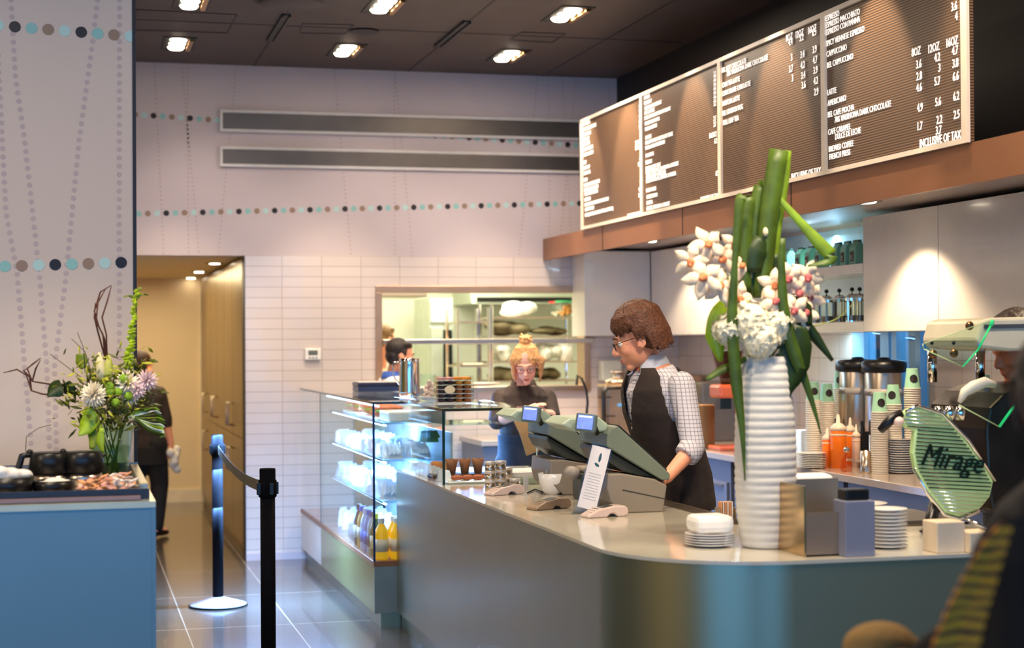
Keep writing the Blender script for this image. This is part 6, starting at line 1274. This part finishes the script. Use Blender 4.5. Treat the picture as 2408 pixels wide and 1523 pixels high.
# folded tall blades
blade([(1790, 700), (1800, 600), (1812, 480), (1832, 352)], [36, 42, 46, 46], M_LEAF); blade([(1812, 690), (1822, 560), (1842, 430), (1850, 354)], [20, 26, 26, 22], M_LEAFL, .02)
blade([(1770, 700), (1772, 600), (1778, 500), (1790, 436)], [30, 38, 40, 34], M_LEAF, .03); blade([(1752, 690), (1750, 600), (1752, 520), (1762, 462)], [28, 36, 36, 30], M_LEAF, .01)
blade([(1790, 436, .03), (1800, 428, .02), (1835, 470, 0), (1880, 520, -.02), (1925, 570, -.04), (1955, 600, -.05)], [20, 22, 14, 20, 30, 34], M_LEAFL, 0, None)
blade([(1955, 600, -.05), (1948, 615, -.05), (1900, 625, -.04)], [32, 20, 6], M_LEAF)
blade([(1762, 462), (1742, 466), (1735, 520), (1728, 620), (1722, 760), (1732, 900), (1745, 1010), (1752, 1130)], [18, 24, 20, 14, 26, 28, 14, 3], M_LEAF, -.06)
blade([(1840, 560), (1838, 640), (1845, 740), (1868, 830), (1895, 900), (1920, 980), (1930, 1020)], [14, 18, 26, 30, 18, 8, 2], M_LEAF, -.08)
blade([(1850, 700), (1880, 745), (1915, 790), (1958, 848)], [26, 30, 26, 8], M_LEAFD, -.02); blade([(1800, 815), (1750, 845), (1700, 868), (1662, 892)], [10, 14, 20, 10], M_LEAF, -.02)
blade([(1860, 770, .05), (1920, 765, .04), (1970, 748, .02), (2005, 715, 0)], [3, 3, 2, 1], mat('thin_stem_yellow', (170, 176, 70), .5), 0, (0, 0, 1))
def broad(pts, ws, m, off=0, par=fv, VF=V, sc=.001482, nrm=None, name='leaf', fold=.18): return blade(pts, ws, m, off, nrm, par, VF, sc, fold, name)
broad([(1880, 765), (1868, 800), (1855, 850), (1845, 900), (1846, 945)], [40, 86, 100, 70, 6], M_LEAFD, -.07); broad([(1860, 700, .0), (1880, 730), (1890, 770)], [20, 60, 40], M_LEAFD, -.03)
broad([(1712, 700), (1688, 740), (1684, 790), (1695, 850)], [20, 40, 52, 10], M_LEAFY, .02); broad([(1770, 640), (1775, 590), (1790, 560)], [40, 60, 30], M_LEAFD, .0); broad([(1800, 700), (1830, 640), (1820, 600)], [20, 40, 20], M_LEAFD, .01)
# orchids
M_PET = mat('cream_petal', (255, 226, 192), .6, vary=.05, sss=.1); M_THR = mat('orange_throat', (220, 130, 80), .6, vary=.2); M_THR2 = mat('magenta_throat', (190, 96, 96), .6, vary=.2)
def orchid(px, py, off, sc, rot, thr):
    # one flower: petals with a coloured throat as sub-part
    q = MB(); Mr = Matrix.Translation(V(px, py, off)) @ Euler((rot[0], 0, rot[1])).to_matrix().to_4x4() @ Matrix.Rotation(rot[2], 4, 'Y') @ Matrix.Diagonal((sc, sc, sc, 1)); q.M = Mr
    for k in range(5):
        a_ = math.pi/2+k*2*math.pi/5; d = Vector((math.cos(a_), 0, math.sin(a_))); s_ = Vector((-math.sin(a_), 0, math.cos(a_))); n = 7; vs = []; fs = []
        for i in range(n):
            t = i/(n-1); w = .0165*math.sin(math.pi*(.10+t*.88))**1.1; c = d*(.004+.050*t); yv = .014*t*t+.003*math.sin(t*9+k)
            for u in (-1, 0, 1): v = c+s_*w*u; vs.append((v.x, yv+abs(u)*.004, v.z))
        m_ = len(vs); vs += [(v[0], v[1]+.0015, v[2]) for v in vs]
        for i in range(n-1):
            for j in range(2): fs.append((i*3+j, i*3+j+1, (i+1)*3+j+1, (i+1)*3+j)); fs.append((m_+i*3+j, m_+(i+1)*3+j, m_+(i+1)*3+j+1, m_+i*3+j+1))
            fs.append((i*3, (i+1)*3, m_+(i+1)*3, m_+i*3)); fs.append((i*3+2, m_+i*3+2, m_+(i+1)*3+2, (i+1)*3+2))
        q.add(vs, fs)
    o = q.build('orchid_flower', M_PET, fv, True)
    t_ = MB(); t_.M = Mr; t_.ell((0, -.006, -.002), (.011, .007, .012), 10); t_.ell((0, -.012, -.010), (.007, .006, .006), 8); t_.build('throat', thr, o, True)
random.seed(13)
for i, (x, y, off, sc) in enumerate([(1666, 574, -.03, 1.35), (1624, 615, -.03, 1.2), (1655, 652, -.07, 1.45), (1694, 670, -.05, 1.3), (1700, 610, .0, 1.3), (1728, 575, .02, 1.1), (1745, 625, .0, 1.1), (1690, 640, .03, 1.2), (1740, 700, -.03, 1.1),
        (1855, 655, -.05, 1.3), (1900, 652, -.03, 1.3), (1822, 670, -.04, 1.2), (1880, 690, -.03, 1.3), (1868, 730, -.06, 1.3), (1895, 735, -.03, 1.2), (1825, 708, -.07, 1.2), (1842, 690, .0, 1.1), (1906, 700, .02, 1.1)]):
    orchid(x, y, off, sc*1.0, (random.uniform(-.3, .2), random.uniform(-.4, .25), random.uniform(0, 1.2)), M_THR if i < 9 or i == 11 else M_THR2)
for pts in ([(1790, 740), (1740, 690), (1700, 640), (1668, 585)], [(1740, 690), (1690, 650), (1640, 630)], [(1810, 740), (1850, 700), (1905, 655)]): MB().tube([V(x, y, .01) for x, y in pts], .0028, 6).build('orchid_stem', M_LEAFY, fv, True)
# hydrangea heads
M_HYD = mat('cream_hydrangea', (236, 228, 198), .7, vary=.08, bump=.3)
for hx, hy, rr, off in ((1760, 760, 68, -.02), (1820, 765, 58, -.03), (1786, 800, 60, -.05), (1712, 775, 44, -.01)):
    q = MB(); random.seed(hx); C_ = Vector(V(hx, hy, off)); R_ = rr*.001482*.85
    for i in range(120):
        z_ = random.uniform(-1, 1); a_ = random.uniform(0, 6.28); s_ = math.sqrt(1-z_*z_); nrm = Vector((s_*math.cos(a_), s_*math.sin(a_), z_)); c_ = C_+nrm*R_*random.uniform(.88, 1.02)
        u = nrm.orthogonal().normalized(); w = nrm.cross(u)
        for k in range(4): b_ = k*math.pi/2+a_; d = u*math.cos(b_)+w*math.sin(b_); e_ = -u*math.sin(b_)+w*math.cos(b_); q.add([tuple(c_), tuple(c_+d*.007+e_*.006+nrm*.001), tuple(c_+d*.014+nrm*.003), tuple(c_+d*.007-e_*.006+nrm*.001)], [(0, 1, 2, 3)])
    q.ell(tuple(C_), R_*.85, 16); q.build('hydrangea_head', M_HYD, fv, False)
gb2 = MB().ell(V(1800, 545, -.01), (.010, .008, .016), 10); gb2.build('bud', mat('ivory_bud', (244, 226, 180), .5), fv, True)

# ================================================================ LEFT FLOWER ARRANGEMENT
FY = 6.56; fp_ = at(262, 1070, Y=FY); FXx = fp_.x; fa = thing('flower_bouquet', 'mixed bouquet with lilies, mums and curly twigs in glass on the left counter', 'flower arrangement', (FXx, FY, LCZ+.006))
def B(px, py, off=0.0): v = at(px, py, Y=FY+off); return (v.x-FXx, v.y-FY, v.z-LCZ)
SCB = 6.3/3900*1.0
zt_ = B(262, 1000)[2]
MB().lathe([(.055, .0), (.06, .004), (.088, zt_), (.085, zt_), (.057, .008), (0, .008)], n=28).build('glass_vase', glass('vase_glass', (.82, .92, .88)), fa, True); MB().lathe([(0, .01), (.055, .012), (.072, zt_*.6), (0, zt_*.6)], n=24).build('water', glass('vase_water', (.72, .84, .72)), fa, True)
random.seed(17); M_G1 = mat('mid_green_leaf', (120, 138, 30), .5, vary=.3, scale=20); M_G2 = mat('dark_foliage', (84, 92, 22), .5, vary=.35, scale=20); M_LIME = mat('lime_bells', (190, 214, 40), .5, vary=.2, scale=30); M_TWIG = mat('brown_twig', (86, 48, 34), .7)
for i in range(9): a_ = random.uniform(0, 6.28); MB().tube([(.03*math.cos(a_), .03*math.sin(a_), .015), (.05*math.cos(a_+2), .05*math.sin(a_+2), zt_), (.1*math.cos(a_+2), .08*math.sin(a_+2), zt_+.12)], .003, 6).build('stem', M_G1, fa, True)
def lf(x, y, off, L, w, ang, m, tilt=0):
    d = Vector((math.cos(ang), random.uniform(-.3, .3), math.sin(ang))).normalized(); c = Vector(B(x, y, off)); n = d.cross(Vector((0, 1, 0))).normalized(); n = (n*math.cos(tilt)+Vector((0, 1, 0))*math.sin(tilt))
    pts = [c+d*L*t-Vector((0, 0, .12*L*t*t)) for t in (0, .2, .4, .6, .8, 1)]; return MB().strip(pts, [w*.3, w*.85, w, w*.85, w*.5, .001], n, .001, .2).build('leaf', m, fa, True)
# foliage mass: many small leaves, in one countless part
q = MB(); 
for i in range(420):
    x = random.gauss(262, 46); y = random.gauss(945, 42); 
    if y > 1020 or y < 830 or abs(x-262) > 115: continue
    c = Vector(B(x, y, random.uniform(-.12, .08))); d = Vector((random.uniform(-1, 1), random.uniform(-1, .6), random.uniform(-.6, 1))).normalized(); L = random.uniform(.025, .06); w = L*.32
    n = d.orthogonal().normalized(); q.strip([c, c+d*L*.5, c+d*L], [w*.3, w, .001], tuple(n), .0008, .2)
fo = q.build('foliage', M_G2, fa, True); fo['kind'] = 'stuff'
q = MB()
for i in range(170):
    x = random.gauss(250, 55); y = random.gauss(925, 48); 
    if y > 1010 or y < 820: continue
    c = Vector(B(x, y, random.uniform(-.15, .0))); d = Vector((random.uniform(-1, 1), random.uniform(-1, .3), random.uniform(-.3, 1))).normalized(); L = random.uniform(.02, .05); w = L*.3
    q.strip([c, c+d*L*.5, c+d*L], [w*.3, w, .001], tuple(d.orthogonal().normalized()), .0008, .2)
fo = q.build('light_foliage', mat('lime_foliage', (178, 180, 50), .5, vary=.3), fa, True); fo['kind'] = 'stuff'
bl = lambda pts, ws, m, off=0, **k: blade(pts, ws, m, off, None, fa, B, .00165, k.get('fold', .2), k.get('name', 'leaf'))
bl([(175, 925), (150, 912), (128, 922), (112, 936)], [20, 46, 40, 4], M_LEAFD, -.03); bl([(205, 965), (212, 990), (200, 1012), (185, 1028)], [20, 44, 34, 2], M_LEAFY, -.12); bl([(190, 835), (192, 855), (196, 870)], [22, 28, 12], M_G1, -.05)
bl([(228, 1000), (224, 1030), (214, 1060)], [24, 34, 8], M_G1, -.12); bl([(240, 1010), (236, 1040), (243, 1068)], [10, 20, 4], M_LEAFY, -.13)
# variegated palm-like leaf at right
for k in range(9): bl([(300+k*2, 985), (330+k*3, 968+k*6), (360+k*3, 962+k*8), (392-abs(k-4)*4, 968+k*8)], [6, 11, 10, 2], M_LEAFY if k % 3 == 0 else (mat('white_green_leaf', (222, 232, 206), .4) if k % 2 else M_LEAF), -.08-.004*k)
# lilies
for (x0, y0, x1, y1, m_) in ((240, 905, 233, 832, mat('cream_lily_bud', (232, 220, 170), .5, vary=.05)), (254, 905, 256, 838, mat('green_lily_bud', (186, 190, 96), .5, vary=.1))): MB().tube([B(x0, y0, -.08), B(x0+(x1-x0)*.3, y0+(y1-y0)*.3, -.09), B(x0+(x1-x0)*.7, y0+(y1-y0)*.7, -.09), B(x1, y1, -.09)], [.006, .018, .016, .004], 10).build('lily_bud', m_, fa, True)
M_MUM = mat('white_mum', (252, 240, 214), .6, vary=.04)
def mum(x, y, off, R_, m=M_MUM, name='white_flower', n=46):
    q = MB(); C_ = Vector(B(x, y, off))
    for i in range(n):
        th = i*2.4; ph = math.acos(1-1.15*(i+.5)/n); d = Vector((math.sin(ph)*math.cos(th), -math.cos(ph), math.sin(ph)*math.sin(th))); nn = d.orthogonal().normalized(); q.strip([C_, C_+d*R_*.6, C_+d*R_], [R_*.12, R_*.28, R_*.08], tuple(nn), .0008, .1)
    q.build(name, m, fa, True)
mum(220, 932, -.13, .052); mum(300, 905, -.11, .05, n=36); mum(345, 898, -.10, .045, mat('pale_pink_flower', (240, 214, 216), .6), 'pale_pink_flower', 30); mum(320, 920, -.12, .04, mat('pale_pink_flower', (0, 0, 0)), 'pale_pink_flower', 30); mum(306, 940, -.10, .035, n=26)
for x, y in ((258, 912), (259, 925), (278, 925), (303, 934), (272, 950), (290, 893)): MB().ell(B(x, y, -.13), .017, 12).build('green_button_flower', mat('green_mum', (130, 168, 40), .8, vary=.3, scale=60, bump=.6), fa, True)
# bells of ireland spike
q = [B(298, 870, -.03), B(306, 820, -.03), B(314, 760, -.03), B(320, 690, -.03)]; MB().tube(q, .003, 6).build('spike_stem', M_LIME, fa, True)
q = MB()
for i in range(70):
    t = i/69; y = 870-185*t; x = 300+22*t+random.uniform(-9, 9)*(1-.45*t); c = Vector(B(x, y, -.03+random.uniform(-.025, .02))); r_ = .015*(1-.4*t); q.lathe([(r_*.2, -r_*.6), (r_*.7, 0), (r_, r_*.4)], tuple(c), 7)
q.build('green_bells', M_LIME, fa, True)
for s_, e_ in (((322, 700), (350, 697)), ((318, 705), (290, 702)), ((322, 690), (336, 680))): bl([s_, ((s_[0]+e_[0])/2, (s_[1]+e_[1])/2-4), e_], [4, 9, 2], M_G1, -.03)
# curly twigs
for pts in ([(250, 850), (246, 800), (232, 770), (222, 735), (236, 690), (262, 674)], [(248, 850), (242, 790), (226, 760), (230, 715), (250, 680)], [(252, 850), (250, 790), (240, 750), (252, 712), (262, 676)], [(246, 840), (232, 790), (222, 750), (224, 715)],
            [(150, 933), (100, 930), (74, 922), (62, 885), (40, 872), (8, 880)], [(140, 910), (100, 904), (76, 900), (64, 870), (80, 857), (96, 845)], [(74, 922), (70, 890), (55, 874), (66, 870)], [(76, 900), (84, 870), (95, 850)]):
    MB().tube([B(x, y, -.02+.02*math.sin(i*2.1)) for i, (x, y) in enumerate(pts)], [.0035]*(len(pts)-1)+[.0015], 6).build('curly_twig', M_TWIG, fa, True)
for pts in ([(200, 880), (196, 820), (182, 785)], [(190, 890), (150, 860), (118, 836)], [(215, 880), (200, 830), (168, 800)], [(60, 1065), (62, 1030), (90, 1010), (120, 1002)]): MB().tube([B(x, y, -.06) for x, y in pts], .0016, 5).build('thin_stem', mat('dry_stem', (100, 92, 70), .7), fa, True)
